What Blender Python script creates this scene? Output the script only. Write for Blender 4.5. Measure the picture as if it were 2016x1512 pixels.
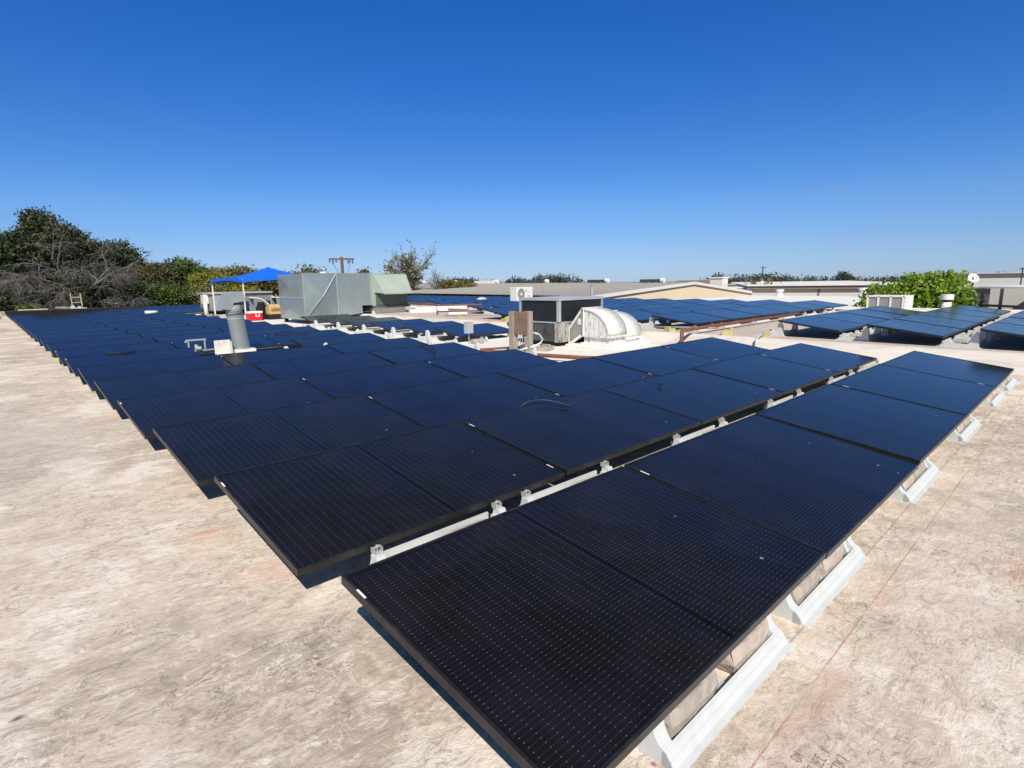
import bpy, math, random
import numpy as np
from mathutils import Vector, Matrix
PI = math.pi
# ------------------------------------------------------------------ scene, camera, sky, sun
scn = bpy.context.scene
for o in list(bpy.data.objects): bpy.data.objects.remove(o)
COL = scn.collection
f_px, pitch, roll, yaw = 1107.26, 0.18, -0.0151, 0.7596
fwd = Vector((math.sin(yaw)*math.cos(pitch), math.cos(yaw)*math.cos(pitch), -math.sin(pitch)))
rgt = Vector((math.cos(yaw), -math.sin(yaw), 0)); up = rgt.cross(fwd)
r2 = rgt*math.cos(roll)+up*math.sin(roll); u2 = up*math.cos(roll)-rgt*math.sin(roll)
cam = bpy.data.cameras.new("camera"); co = bpy.data.objects.new("camera", cam); COL.objects.link(co)
cam.sensor_width = 36; cam.lens = f_px/2016*36; cam.clip_end = 3000; cam.clip_start = 0.05
M = Matrix((r2, u2, -fwd)).transposed().to_4x4(); M.translation = Vector((-0.8721, -1.8669, 1.079))
co.matrix_world = M
scn.camera = co
SUN = Vector((-0.57, -0.78, 1.0)).normalized()          # towards the sun
elev = math.asin(SUN.z); az = math.atan2(SUN.x, SUN.y)
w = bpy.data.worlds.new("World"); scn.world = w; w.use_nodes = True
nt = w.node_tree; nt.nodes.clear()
sky = nt.nodes.new('ShaderNodeTexSky'); sky.sky_type = 'NISHITA'; sky.sun_disc = False
sky.sun_elevation = elev; sky.sun_rotation = az; sky.altitude = 900; sky.air_density = 1.0; sky.dust_density = 0.0; sky.ozone_density = 3.5
hs = nt.nodes.new('ShaderNodeHueSaturation'); hs.inputs['Saturation'].default_value = 1.25
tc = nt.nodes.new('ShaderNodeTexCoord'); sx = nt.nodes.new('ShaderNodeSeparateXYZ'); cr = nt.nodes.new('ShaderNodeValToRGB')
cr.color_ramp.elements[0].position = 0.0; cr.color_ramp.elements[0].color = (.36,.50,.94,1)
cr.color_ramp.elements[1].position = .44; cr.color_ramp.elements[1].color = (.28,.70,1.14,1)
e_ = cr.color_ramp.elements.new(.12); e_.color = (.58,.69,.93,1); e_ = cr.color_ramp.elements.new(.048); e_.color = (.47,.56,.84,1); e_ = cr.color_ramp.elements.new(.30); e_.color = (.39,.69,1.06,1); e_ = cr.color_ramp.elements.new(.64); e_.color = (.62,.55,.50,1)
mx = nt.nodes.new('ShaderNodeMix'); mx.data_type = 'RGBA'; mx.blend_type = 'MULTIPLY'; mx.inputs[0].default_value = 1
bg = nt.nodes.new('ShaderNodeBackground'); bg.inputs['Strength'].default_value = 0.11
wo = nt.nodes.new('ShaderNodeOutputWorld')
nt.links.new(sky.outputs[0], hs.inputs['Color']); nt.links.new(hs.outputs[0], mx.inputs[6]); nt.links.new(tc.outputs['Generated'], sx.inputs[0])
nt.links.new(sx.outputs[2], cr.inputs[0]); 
# the clear sky whitens towards the sun
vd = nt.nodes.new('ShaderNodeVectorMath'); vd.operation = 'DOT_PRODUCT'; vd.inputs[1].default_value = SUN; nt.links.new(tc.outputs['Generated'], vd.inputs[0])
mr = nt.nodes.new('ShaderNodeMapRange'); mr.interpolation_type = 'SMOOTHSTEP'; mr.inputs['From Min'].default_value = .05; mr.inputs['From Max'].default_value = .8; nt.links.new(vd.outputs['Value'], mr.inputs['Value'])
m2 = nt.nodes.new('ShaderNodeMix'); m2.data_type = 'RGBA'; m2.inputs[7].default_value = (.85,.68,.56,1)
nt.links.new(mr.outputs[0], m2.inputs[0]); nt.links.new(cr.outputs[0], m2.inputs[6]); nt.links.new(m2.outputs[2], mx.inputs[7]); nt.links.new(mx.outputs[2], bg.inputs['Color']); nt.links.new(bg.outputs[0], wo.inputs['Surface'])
sl = bpy.data.lights.new("sun", 'SUN'); sl.energy = 4.7; sl.angle = math.radians(0.5); sl.color = (1.0, 0.93, 0.82)
so = bpy.data.objects.new("sun", sl); COL.objects.link(so); so.rotation_euler = SUN.to_track_quat('Z', 'Y').to_euler()
scn.view_settings.view_transform = 'Standard'; scn.view_settings.look = 'None'; scn.view_settings.exposure = 0.08; scn.view_settings.gamma = 1
scn.render.engine = 'CYCLES'

# ------------------------------------------------------------------ materials
MATS = {}
def newmat(name):
    m = bpy.data.materials.new(name); m.use_nodes = True; MATS[name] = m
    return m, m.node_tree, m.node_tree.nodes['Principled BSDF']
def N(t, ty, **kw):
    n = t.nodes.new(ty)
    for k, v in kw.items():
        if k in n.inputs: n.inputs[k].default_value = v
        else: setattr(n, k, v)
    return n
def coord(t, scale=(1,1,1), kind='Object', rot=(0,0,0)):
    tc = t.nodes.new('ShaderNodeTexCoord'); mp = t.nodes.new('ShaderNodeMapping')
    mp.inputs['Scale'].default_value = scale; mp.inputs['Rotation'].default_value = rot
    t.links.new(tc.outputs[kind], mp.inputs['Vector']); return mp.outputs[0]
def noise(t, vec, scale, detail=4, rough=.55, dist=0):
    n = N(t, 'ShaderNodeTexNoise', Scale=scale, Detail=detail, Roughness=rough, Distortion=dist)
    t.links.new(vec, n.inputs['Vector']); return n.outputs['Fac']
def ramp(t, fac, a, b):
    n = t.nodes.new('ShaderNodeMapRange'); n.inputs['From Min'].default_value = a; n.inputs['From Max'].default_value = b
    n.clamp = True; t.links.new(fac, n.inputs['Value']); return n.outputs[0]
def mth(t, op, a, b=None, c=None):
    n = t.nodes.new('ShaderNodeMath'); n.operation = op
    for i, v in enumerate((a, b, c)):
        if v is None: continue
        if isinstance(v, (int, float)): n.inputs[i].default_value = v
        else: t.links.new(v, n.inputs[i])
    return n.outputs[0]
def mix(t, fac, a, b, mode='MIX'):
    n = t.nodes.new('ShaderNodeMix'); n.data_type = 'RGBA'; n.blend_type = mode
    if isinstance(fac, (int, float)): n.inputs[0].default_value = fac
    else: t.links.new(fac, n.inputs[0])
    for i, v in ((6, a), (7, b)):
        if isinstance(v, tuple): n.inputs[i].default_value = (*v, 1) if len(v) == 3 else v
        else: t.links.new(v, n.inputs[i])
    return n.outputs[2]
def bump(t, bs, h, strength=.3, dist=.01):
    b = t.nodes.new('ShaderNodeBump'); b.inputs['Strength'].default_value = strength; b.inputs['Distance'].default_value = dist
    t.links.new(h, b.inputs['Height']); t.links.new(b.outputs[0], bs.inputs['Normal'])
def sepxyz(t, vec):
    s = t.nodes.new('ShaderNodeSeparateXYZ'); t.links.new(vec, s.inputs[0]); return s.outputs

def simple(name, col, rough=.6, metal=0, var=.15, scale=3, dirt=None, dirt_amt=.5, stretch=(1,1,1), bmp=0, spec=None):
    m, t, b = newmat(name)
    v = coord(t, stretch)
    n = noise(t, v, scale, 5, .6)
    a = tuple(c*(1-var) for c in col); c2 = tuple(min(1, c*(1+var)) for c in col)
    c = mix(t, ramp(t, n, .3, .7), a, c2)
    if dirt:
        n2 = noise(t, v, scale*2.3, 6, .65, .6)
        c = mix(t, mth(t, 'MULTIPLY', ramp(t, n2, .5, .66), dirt_amt), c, dirt)
    t.links.new(c, b.inputs['Base Color'])
    b.inputs['Roughness'].default_value = rough; b.inputs['Metallic'].default_value = metal
    if spec is not None: b.inputs['Specular IOR Level'].default_value = spec
    if bmp: bump(t, b, noise(t, v, scale*6, 4), bmp, .01)
    return m

def roof_material():
    m, t, b = newmat('roof_coating')
    v = coord(t)
    s = sepxyz(t, v)
    cream, taupe, grey, light = (.70,.60,.505), (.50,.42,.35), (.42,.36,.31), (.90,.835,.765)
    big = noise(t, v, .5, 8, .66, .3)
    big2 = noise(t, coord(t, (1,1,1), rot=(0,0,.6)), 1.5, 10, .68, .25)
    mid = noise(t, coord(t, (1,1.3,1), rot=(0,0,.8)), 8.0, 9, .74, .5)
    c = mix(t, ramp(t, big, .48, .62), cream, taupe)
    c = mix(t, mth(t, 'MULTIPLY', ramp(t, big2, .52, .66), .7), c, grey)
    c = mix(t, mth(t, 'MULTIPLY', ramp(t, big2, .48, .38), .85), c, light)
    c = mix(t, mth(t, 'MULTIPLY', ramp(t, mid, .54, .68), .5), c, (.38,.32,.27))
    c = mix(t, mth(t, 'MULTIPLY', ramp(t, mid, .46, .36), .7), c, (.82,.745,.66))
    grain = noise(t, v, 34, 6, .7, .2)
    c = mix(t, mth(t, 'MULTIPLY', ramp(t, grain, .45, .62), .16), c, (.36,.31,.27))
    # trowel strokes, two directions
    st = noise(t, coord(t, (1.0, 2.1, 1), rot=(0,0,.35)), 9, 7, .74, .9)
    stm = ramp(t, noise(t, v, .9, 3, .5), .45, .55)
    c = mix(t, mth(t, 'MULTIPLY', mth(t, 'MULTIPLY', ramp(t, st, .54, .60), stm), .55), c, (.34,.28,.235))
    c = mix(t, mth(t, 'MULTIPLY', mth(t, 'MULTIPLY', ramp(t, st, .44, .38), stm), .6), c, (.86,.79,.70))
    st2 = noise(t, coord(t, (1.0, 2.1, 1), rot=(0,0,-.9)), 10, 7, .74, 1.0)
    stm2 = ramp(t, noise(t, v, 1.2, 3, .5), .52, .42)
    c = mix(t, mth(t, 'MULTIPLY', mth(t, 'MULTIPLY', ramp(t, st2, .55, .60), stm2), .5), c, (.34,.27,.225))
    c = mix(t, mth(t, 'MULTIPLY', mth(t, 'MULTIPLY', ramp(t, st2, .43, .38), stm2), .6), c, (.86,.79,.70))
    # short scuffs: thin contour lines of a noise, only in patches
    fine = noise(t, coord(t, (1, 1.6, 1), rot=(0,0,-.3)), 9, 4, .6, .5)
    line = mth(t, 'SUBTRACT', 1, ramp(t, mth(t, 'ABSOLUTE', mth(t, 'SUBTRACT', fine, .56)), .004, .022))
    patch = ramp(t, noise(t, v, 2.1, 5, .65, .3), .49, .57)
    c = mix(t, mth(t, 'MULTIPLY', mth(t, 'MULTIPLY', line, patch), .55), c, (.18,.145,.125))
    fine2 = noise(t, coord(t, (1.5, 1, 1), rot=(0,0,1.1)), 14, 4, .6, .6)
    line2 = mth(t, 'SUBTRACT', 1, ramp(t, mth(t, 'ABSOLUTE', mth(t, 'SUBTRACT', fine2, .57)), .004, .024))
    patch2 = ramp(t, noise(t, v, 2.7, 5, .6, .3), .50, .58)
    c = mix(t, mth(t, 'MULTIPLY', mth(t, 'MULTIPLY', line2, patch2), .6), c, (.90,.83,.75))
    fine3 = noise(t, coord(t, (1, 1, 1), rot=(0,0,2.0)), 20, 5, .65, .7)
    blot = mth(t, 'MULTIPLY', ramp(t, fine3, .58, .63), ramp(t, noise(t, v, 1.4, 6, .65), .47, .56))
    c = mix(t, mth(t, 'MULTIPLY', blot, .42), c, (.25,.20,.17))
    # dark specks
    vo = N(t, 'ShaderNodeTexVoronoi', Scale=17.0); t.links.new(v, vo.inputs['Vector'])
    sp = mth(t, 'LESS_THAN', vo.outputs['Distance'], mth(t, 'MULTIPLY', ramp(t, noise(t, v, 3.1, 2), .55, .8), .28))
    c = mix(t, mth(t, 'MULTIPLY', sp, .6), c, (.12,.095,.085))
    # membrane seams (laps every 3 m)
    seam = mth(t, 'LESS_THAN', mth(t, 'ABSOLUTE', mth(t, 'SUBTRACT', mth(t, 'FRACT', mth(t, 'DIVIDE', mth(t, 'ADD', s[1], 1.172), 3.0)), 0.002)), .0012)
    c = mix(t, mth(t, 'MULTIPLY', seam, .45), c, (.25,.18,.15))
    # red chalk snap line and smears
    wob = mth(t, 'MULTIPLY', mth(t, 'SUBTRACT', noise(t, v, 1.3, 2), .5), .012)
    d = mth(t, 'ABSOLUTE', mth(t, 'ADD', mth(t, 'ADD', s[1], 1.312), wob))
    ln = mth(t, 'MULTIPLY', mth(t, 'LESS_THAN', d, .0035), ramp(t, noise(t, v, 2.4, 4), .36, .50))
    c = mix(t, mth(t, 'MULTIPLY', ln, .5), c, (.46,.14,.12))
    def blob(cx, cy, rx, ry, colr, amt, c):
        dx = mth(t, 'DIVIDE', mth(t, 'SUBTRACT', s[0], cx), rx); dy = mth(t, 'DIVIDE', mth(t, 'SUBTRACT', s[1], cy), ry)
        r = mth(t, 'SQRT', mth(t, 'ADD', mth(t, 'MULTIPLY', dx, dx), mth(t, 'MULTIPLY', dy, dy)))
        r = mth(t, 'ADD', r, mth(t, 'MULTIPLY', mth(t, 'SUBTRACT', noise(t, v, 7, 5), .5), 1.3))
        return mix(t, mth(t, 'MULTIPLY', ramp(t, r, 1.0, .35), amt), c, colr)
    c = blob(1.05, -1.36, .5, .07, (.60,.42,.37), .5, c)
    c = blob(1.9, -1.33, .25, .05, (.62,.38,.34), .3, c)
    c = blob(-.06, 1.6, .12, .06, (.60,.20,.15), .55, c)
    c = blob(-.08, 1.5, .22, .25, (.72,.54,.38), .45, c)
    c = blob(.05, .86, .25, .2, (.78,.56,.49), .45, c)
    c = blob(2.6, -1.75, .2, .1, (.58,.36,.24), .5, c)
    c = blob(-.945, .475, .03, .02, (.14,.12,.13), .95, c)
    c = blob(-2.2, 24.3, 2.6, 1.2, (.20,.15,.12), .7, c)
    c = blob(-3.2, 17.5, 2.8, 1.0, (.27,.21,.17), .55, c)
    # grey, dusty part far left
    c = blob(-2.2, 5.0, 3.0, 2.6, (.50,.45,.42), .55, c)
    c = mix(t, 1.0, c, (1.04,1.02,.99), 'MULTIPLY')
    # white elastomeric coat round the plant and along the roof joint
    wm = mth(t, 'ADD', ramp(t, s[0], 6.2, 6.9), mth(t, 'MULTIPLY', mth(t, 'SUBTRACT', noise(t, v, 1.1, 5), .5), 1.2))
    wy = mth(t, 'ADD', ramp(t, s[1], 1.6, 3.2), mth(t, 'MULTIPLY', mth(t, 'SUBTRACT', noise(t, v, 1.5, 5), .5), .9))
    wy2 = ramp(t, s[1], 27, 24)
    wmask = mth(t, 'MULTIPLY', mth(t, 'MULTIPLY', ramp(t, wm, .3, .7), ramp(t, wy, .3, .7)), wy2)
    wcol = mix(t, ramp(t, noise(t, v, 2.0, 6, .7, .5), .5, .72), (.84,.80,.74), (.64,.58,.52))
    c = mix(t, mth(t, 'MULTIPLY', wmask, .92), c, wcol)
    t.links.new(c, b.inputs['Base Color']); b.inputs['Roughness'].default_value = .85
    b.inputs['Specular IOR Level'].default_value = .25
    h = mth(t, 'ADD', mth(t, 'MULTIPLY', st, 1.0), mth(t, 'MULTIPLY', noise(t, v, 30, 5, .6), .35))
    bump(t, b, mth(t,'ADD',h,mth(t,'MULTIPLY',mid,.8)), .6, .02)
    return m

def raised_roof_material():
    m, t, b = newmat('raised_roof_coating')
    v = coord(t)
    c = mix(t, ramp(t, noise(t, v, .5, 6, .65, .6), .42, .62), (.60,.49,.415), (.50,.41,.35))
    c = mix(t, mth(t, 'MULTIPLY', ramp(t, noise(t, coord(t, (.35, 2, 1)), 2.5, 6, .7, 1), .52, .68), .5), c, (.73,.66,.59))
    s = sepxyz(t, v)
    wm = ramp(t, s[0], 21.7, 22.2)
    c = mix(t, wm, c, (.80,.78,.75))
    t.links.new(c, b.inputs['Base Color']); b.inputs['Roughness'].default_value = .85
    bump(t, b, noise(t, v, 6, 6), .4, .02)
    return m

def cell_material():
    m, t, b = newmat('cell_glass')
    uv = t.nodes.new('ShaderNodeUVMap'); s = sepxyz(t, uv.outputs[0])
    U, V = s[0], s[1]
    P = .01815
    fy = mth(t, 'FRACT', mth(t, 'DIVIDE', V, P))
    dy = mth(t, 'MULTIPLY', mth(t, 'ABSOLUTE', mth(t, 'SUBTRACT', fy, .5)), P)
    line = mth(t, 'LESS_THAN', dy, .00045)
    Q = .0465
    row = mth(t, 'FLOOR', mth(t, 'DIVIDE', V, P))
    fx = mth(t, 'FRACT', mth(t, 'DIVIDE', U, Q))
    dx = mth(t, 'MULTIPLY', mth(t, 'ABSOLUTE', mth(t, 'SUBTRACT', fx, .5)), Q)
    dd = mth(t, 'SQRT', mth(t, 'ADD', mth(t, 'MULTIPLY', dx, dx), mth(t, 'MULTIPLY', dy, dy)))
    dot = mth(t, 'LESS_THAN', dd, .0016)
    # cell-to-cell tone
    cx = mth(t, 'FLOOR', mth(t, 'DIVIDE', U, .093)); cy = mth(t, 'FLOOR', mth(t, 'DIVIDE', V, .1815))
    cmb = t.nodes.new('ShaderNodeCombineXYZ'); t.links.new(cx, cmb.inputs[0]); t.links.new(cy, cmb.inputs[1])
    oi = t.nodes.new('ShaderNodeObjectInfo'); t.links.new(mth(t, 'MULTIPLY', oi.outputs['Random'], 50), cmb.inputs[2])
    wn = t.nodes.new('ShaderNodeTexWhiteNoise'); wn.noise_dimensions = '3D'; t.links.new(cmb.outputs[0], wn.inputs['Vector'])
    c = mix(t, wn.outputs['Value'], (.0035,.0035,.0045), (.0065,.0055,.016))
    c = mix(t, mth(t, 'MULTIPLY', oi.outputs['Random'], .8), c, (.006,.008,.008))
    # dust film and bird specks
    wv = coord(t)
    dust = ramp(t, noise(t, wv, 2.2, 6, .65, .5), .46, .75)
    c = mix(t, mth(t, 'ADD', .003, mth(t, 'MULTIPLY', mth(t, 'ADD', dust, mth(t, 'MULTIPLY', oi.outputs['Random'], .3)), .020)), c, (.30,.27,.24))
    vo = N(t, 'ShaderNodeTexVoronoi', Scale=6.0); t.links.new(wv, vo.inputs['Vector'])
    spk = mth(t, 'LESS_THAN', vo.outputs['Distance'], mth(t, 'MULTIPLY', ramp(t, noise(t, wv, 3.7, 2), .50, .75), .07))
    # gaps between cells and at the middle busbar
    mid = mth(t, 'LESS_THAN', mth(t, 'ABSOLUTE', mth(t, 'SUBTRACT', U, .884)), .0075)
    line = mth(t, 'MULTIPLY', line, mth(t, 'SUBTRACT', 1, mid)); dot = mth(t, 'MULTIPLY', dot, mth(t, 'SUBTRACT', 1, mid))
    edge = mth(t, 'MULTIPLY', mth(t, 'MULTIPLY', mth(t, 'GREATER_THAN', U, .012), mth(t, 'LESS_THAN', U, 1.756)),
               mth(t, 'MULTIPLY', mth(t, 'GREATER_THAN', V, .012), mth(t, 'LESS_THAN', V, 1.100)))
    c = mix(t, mth(t, 'MULTIPLY', mth(t, 'MULTIPLY', line, edge), .55), c, (.06,.06,.065))
    c = mix(t, mth(t, 'MULTIPLY', mth(t, 'MULTIPLY', dot, edge), .8), c, (.20,.20,.21))
    c = mix(t, mth(t, 'MULTIPLY', mid, .8), c, (.0012,.0012,.0015))
    c = mix(t, mth(t, 'MULTIPLY', spk, .45), c, (.5,.5,.48))
    t.links.new(c, b.inputs['Base Color'])
    b.inputs['IOR'].default_value = 1.29; b.inputs['Specular Tint'].default_value = (1,.88,.74,1)
    b.inputs['Sheen Weight'].default_value = .025; b.inputs['Sheen Roughness'].default_value = .45; b.inputs['Sheen Tint'].default_value = (.9,.85,.8,1)
    rr = t.nodes.new('ShaderNodeMapRange'); rr.inputs['To Min'].default_value = .13; rr.inputs['To Max'].default_value = .22
    t.links.new(dust, rr.inputs['Value']); t.links.new(rr.outputs[0], b.inputs['Roughness'])
    return m

def leaf_mat(name, a, b2, c3, trans=.12):
    m, t, b = newmat(name)
    v = coord(t)
    n1 = noise(t, v, .55, 3, .6); n2 = N(t, 'ShaderNodeTexWhiteNoise'); n2.noise_dimensions = '3D'
    sn = t.nodes.new('ShaderNodeVectorMath'); sn.operation = 'SNAP'; sn.inputs[1].default_value = (.3,.3,.3)
    t.links.new(v, sn.inputs[0]); t.links.new(sn.outputs[0], n2.inputs['Vector'])
    c = mix(t, ramp(t, n1, .35, .65), a, b2)
    c = mix(t, mth(t, 'MULTIPLY', n2.outputs['Value'], .6), c, c3)
    t.links.new(c, b.inputs['Base Color']); b.inputs['Roughness'].default_value = .6
    b.inputs['Specular IOR Level'].default_value = .3
    tr = t.nodes.new('ShaderNodeBsdfTranslucent'); t.links.new(c, tr.inputs[0])
    ms = t.nodes.new('ShaderNodeMixShader'); ms.inputs[0].default_value = trans
    out = [n for n in t.nodes if n.type == 'OUTPUT_MATERIAL'][0]
    t.links.new(b.outputs[0], ms.inputs[1]); t.links.new(tr.outputs[0], ms.inputs[2]); t.links.new(ms.outputs[0], out.inputs[0])
    return m

roof_material(); raised_roof_material(); cell_material()
simple('black_frame', (.022,.022,.023), .38, .3, .3, 4, (.10,.095,.09), .25)
simple('label_white', (.78,.78,.8), .5)
simple('white_plastic', (.62,.65,.67), .45, 0, .04, 5, (.55,.52,.48), .35)
simple('concrete', (.42,.38,.335), .9, 0, .18, 9, (.27,.24,.21), .6, bmp=.5)
simple('concrete_pink', (.52,.44,.39), .9, 0, .15, 9, (.33,.28,.25), .6, bmp=.5)
simple('galvanised', (.33,.38,.40), .42, .35, .10, 4, (.36,.37,.37), .5)
simple('clamp_metal', (.55,.56,.54), .5, .3, .1, 8)
simple('duct_steel', (.36,.42,.43), .42, .55, .09, 1.2, (.46,.52,.53), .5, (1,1,.5))
simple('duct_trim', (.58,.63,.64), .4, .5, .05, 2)
simple('cowl_steel', (.27,.315,.33), .5, 0, .12, 3, (.38,.42,.43), .4)
simple('green_cabinet', (.40,.47,.41), .5, .1, .06, 1.5, (.50,.55,.50), .4)
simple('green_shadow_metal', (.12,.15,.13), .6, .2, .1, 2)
simple('white_paint', (.83,.83,.81), .5, 0, .04, 3, (.62,.60,.56), .4)
simple('stained_white', (.76,.75,.72), .6, 0, .06, 1.6, (.20,.17,.15), .85, (6,6,1.1))
simple('dirty_metal', (.11,.115,.112), .45, .4, .35, 2.2, (.035,.03,.028), .85, (1.6,1.6,1), bmp=.3)
simple('flaked_metal', (.50,.46,.42), .6, .2, .35, 3.5, (.07,.045,.035), .95, (2.5,2.5,.8), bmp=.3)
simple('louvre_dark', (.035,.04,.05), .5, .3, .2, 4)
simple('louvre_fin', (.10,.11,.125), .45, .5, .2, 4)
simple('grey_frame', (.60,.63,.63), .45, .4, .05, 3)
simple('weathered_white', (.74,.73,.70), .6, 0, .08, 3, (.46,.43,.40), .6, (2,2,1), bmp=.15)
simple('weathered_wood', (.36,.31,.275), .85, 0, .18, 3, (.22,.17,.14), .5, (8,8,1))
simple('rusty_brown', (.20,.125,.095), .65, .3, .2, 4, (.33,.22,.16), .5)
simple('rust_pipe', (.21,.085,.06), .7, .1, .25, 6, (.12,.06,.045), .5)
simple('yellow_block', (.55,.47,.20), .8, 0, .15, 8)
simple('black_rubber', (.015,.015,.016), .6)
simple('cable_grey', (.035,.04,.05), .45)
simple('grey_metal', (.36,.37,.36), .5, .3, .08, 2, (.25,.25,.24), .4)
simple('blue_fabric', (.008,.15,.78), .55, 0, .10, 1.2)
simple('pole_white', (.80,.80,.76), .4)
simple('cooler_red', (.72,.015,.03), .35, 0, .05)
simple('cooler_white', (.85,.85,.84), .35, 0, .03)
simple('cardboard', (.60,.41,.18), .8, 0, .08, 4)
simple('cardboard_dark', (.30,.20,.07), .85, 0, .08, 4)
simple('black_fabric', (.008,.008,.009), .9)
simple('wood_ladder', (.50,.46,.36), .7, 0, .1, 4)
simple('grey_board', (.30,.29,.28), .8, 0, .1, 4)
simple('bark', (.16,.135,.115), .9, 0, .25, 5)
simple('dead_bark', (.145,.138,.130), .9, 0, .25, 3)
simple('standing_seam', (.44,.42,.385), .5, .2, .05, .6)
simple('beige_wall', (.84,.70,.52), .85, 0, .03, .5)
simple('rake_white', (.84,.80,.78), .6, 0, .03, 1)
simple('fascia_brown', (.23,.19,.18), .7, 0, .08, 1)
simple('grey_wall', (.66,.62,.58), .85, 0, .05, .3)
simple('tan_wall', (.60,.56,.49), .85, 0, .05, .3)
simple('brown_wall', (.20,.165,.145), .85, 0, .1, .5)
simple('white_roof', (.80,.77,.74), .7, 0, .05, .3, (.60,.56,.52), .5)
simple('pale_roof', (.58,.58,.56), .7, 0, .05, .3)
simple('dark_steel', (.05,.055,.065), .6, .3)
simple('dark_glass', (.02,.02,.025), .2)
simple('pole_wood', (.17,.115,.10), .9, 0, .2, 4)
simple('ink', (.36,.28,.24), .9)
simple('ground_dirt', (.20,.17,.12), .95, 0, .3, .05)
simple('cloud_white', (.9,.9,.92), 1)
leaf_mat('leaf_dark', (.028,.045,.020), (.060,.075,.030), (.085,.09,.045))
leaf_mat('leaf_darkgreen', (.024,.050,.018), (.052,.088,.028), (.085,.11,.04))
leaf_mat('leaf_green', (.055,.105,.020), (.085,.135,.028), (.12,.16,.04))
leaf_mat('leaf_olive', (.11,.115,.035), (.17,.165,.05), (.20,.16,.07))
leaf_mat('leaf_brown', (.10,.085,.045), (.12,.10,.055), (.085,.105,.04))
leaf_mat('leaf_yellow', (.19,.21,.035), (.29,.27,.04), (.14,.17,.04))
leaf_mat('leaf_bright', (.09,.19,.012), (.19,.31,.025), (.30,.40,.06), .2)
leaf_mat('leaf_greygreen', (.17,.20,.09), (.25,.26,.13), (.28,.26,.15))
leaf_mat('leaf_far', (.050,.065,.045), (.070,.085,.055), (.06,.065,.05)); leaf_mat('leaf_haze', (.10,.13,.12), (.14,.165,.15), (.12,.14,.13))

# ------------------------------------------------------------------ mesh helpers
class MB:
    def __init__(s): s.v = []; s.f = []; s.mi = []; s.uv = None
    def add(s, vs, fs, mi=0):
        k = len(s.v); s.v += [tuple(p) for p in vs]; s.f += [tuple(i+k for i in f) for f in fs]; s.mi += [mi]*len(fs); return s
    def box(s, x0, x1, y0, y1, z0, z1, mi=0, M=None):
        vs = [Vector(p) for p in ((x0,y0,z0),(x1,y0,z0),(x1,y1,z0),(x0,y1,z0),(x0,y0,z1),(x1,y0,z1),(x1,y1,z1),(x0,y1,z1))]
        if M: vs = [M @ p for p in vs]
        return s.add(vs, [(3,2,1,0),(4,5,6,7),(0,1,5,4),(1,2,6,5),(2,3,7,6),(3,0,4,7)], mi)
    def prism(s, prof, a0, a1, axis='x', mi=0):
        n = len(prof)
        def pt(a, p): return {'x': (a, p[0], p[1]), 'y': (p[0], a, p[1]), 'z': (p[0], p[1], a)}[axis]
        vs = [pt(a0, p) for p in prof]+[pt(a1, p) for p in prof]
        fs = [tuple(range(n))[::-1], tuple(range(n, 2*n))]+[(i, (i+1) % n, n+(i+1) % n, n+i) for i in range(n)]
        return s.add(vs, fs, mi)
    def tube(s, pts, r, n=8, mi=0, cap=True):
        pts = [Vector(p) for p in pts]; rs = r if isinstance(r, (list, tuple)) else [r]*len(pts)
        k = len(s.v); ref = None
        for i, p in enumerate(pts):
            d = (pts[min(i+1, len(pts)-1)]-pts[max(i-1, 0)]).normalized()
            if ref is None: ref = d.orthogonal().normalized()
            a = (ref-d*ref.dot(d)).normalized(); ref = a; b = d.cross(a)
            for j in range(n):
                th = 2*PI*j/n; s.v.append(tuple(p+(a*math.cos(th)+b*math.sin(th))*rs[i]))
        for i in range(len(pts)-1):
            for j in range(n):
                s.f.append((k+i*n+j, k+i*n+(j+1) % n, k+(i+1)*n+(j+1) % n, k+(i+1)*n+j)); s.mi.append(mi)
        if cap:
            s.f.append(tuple(k+j for j in range(n))[::-1]); s.mi.append(mi)
            s.f.append(tuple(k+(len(pts)-1)*n+j for j in range(n))); s.mi.append(mi)
        return s
    def bar(s, a, b, w=.05, h=None, mi=0):
        a = Vector(a); b = Vector(b); h = h or w; d = b-a; L = d.length; q = d.to_track_quat('Z', 'Y').to_matrix().to_4x4(); q.translation = a
        return s.box(-w/2, w/2, -h/2, h/2, 0, L, mi, q)
    def mesh(s, name, mats, smooth=False, bevel=0):
        me = bpy.data.meshes.new(name); me.from_pydata(s.v, [], s.f)
        for m in (mats if isinstance(mats, (list, tuple)) else [mats]): me.materials.append(MATS[m])
        if any(s.mi): me.polygons.foreach_set('material_index', s.mi)
        if smooth: me.polygons.foreach_set('use_smooth', [True]*len(s.f))
        me.update()
        return me
    def build(s, name, mats, parent=None, smooth=False, loc=None, rz=0, bevel=0):
        o = bpy.data.objects.new(name, s.mesh(name, mats, smooth)); COL.objects.link(o)
        if parent: o.parent = parent
        if loc: o.location = loc
        o.rotation_euler.z = rz
        if bevel:
            md = o.modifiers.new('bevel', 'BEVEL'); md.width = bevel; md.segments = 2; md.limit_method = 'ANGLE'
        if smooth == 'auto': pass
        return o
def tag(o, label=None, cat=None, group=None, kind=None):
    if label: o['label'] = label
    if cat: o['category'] = cat
    if group: o['group'] = group
    if kind: o['kind'] = kind
    return o
def empty(name, loc, label, cat, group=None, rz=0):
    o = bpy.data.objects.new(name, None); COL.objects.link(o); o.location = loc; o.rotation_euler.z = rz; o.empty_display_size = .2
    return tag(o, label, cat, group)
def link_mesh(name, me, parent=None, loc=None):
    o = bpy.data.objects.new(name, me); COL.objects.link(o)
    if parent: o.parent = parent
    if loc: o.location = loc
    return o
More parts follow.
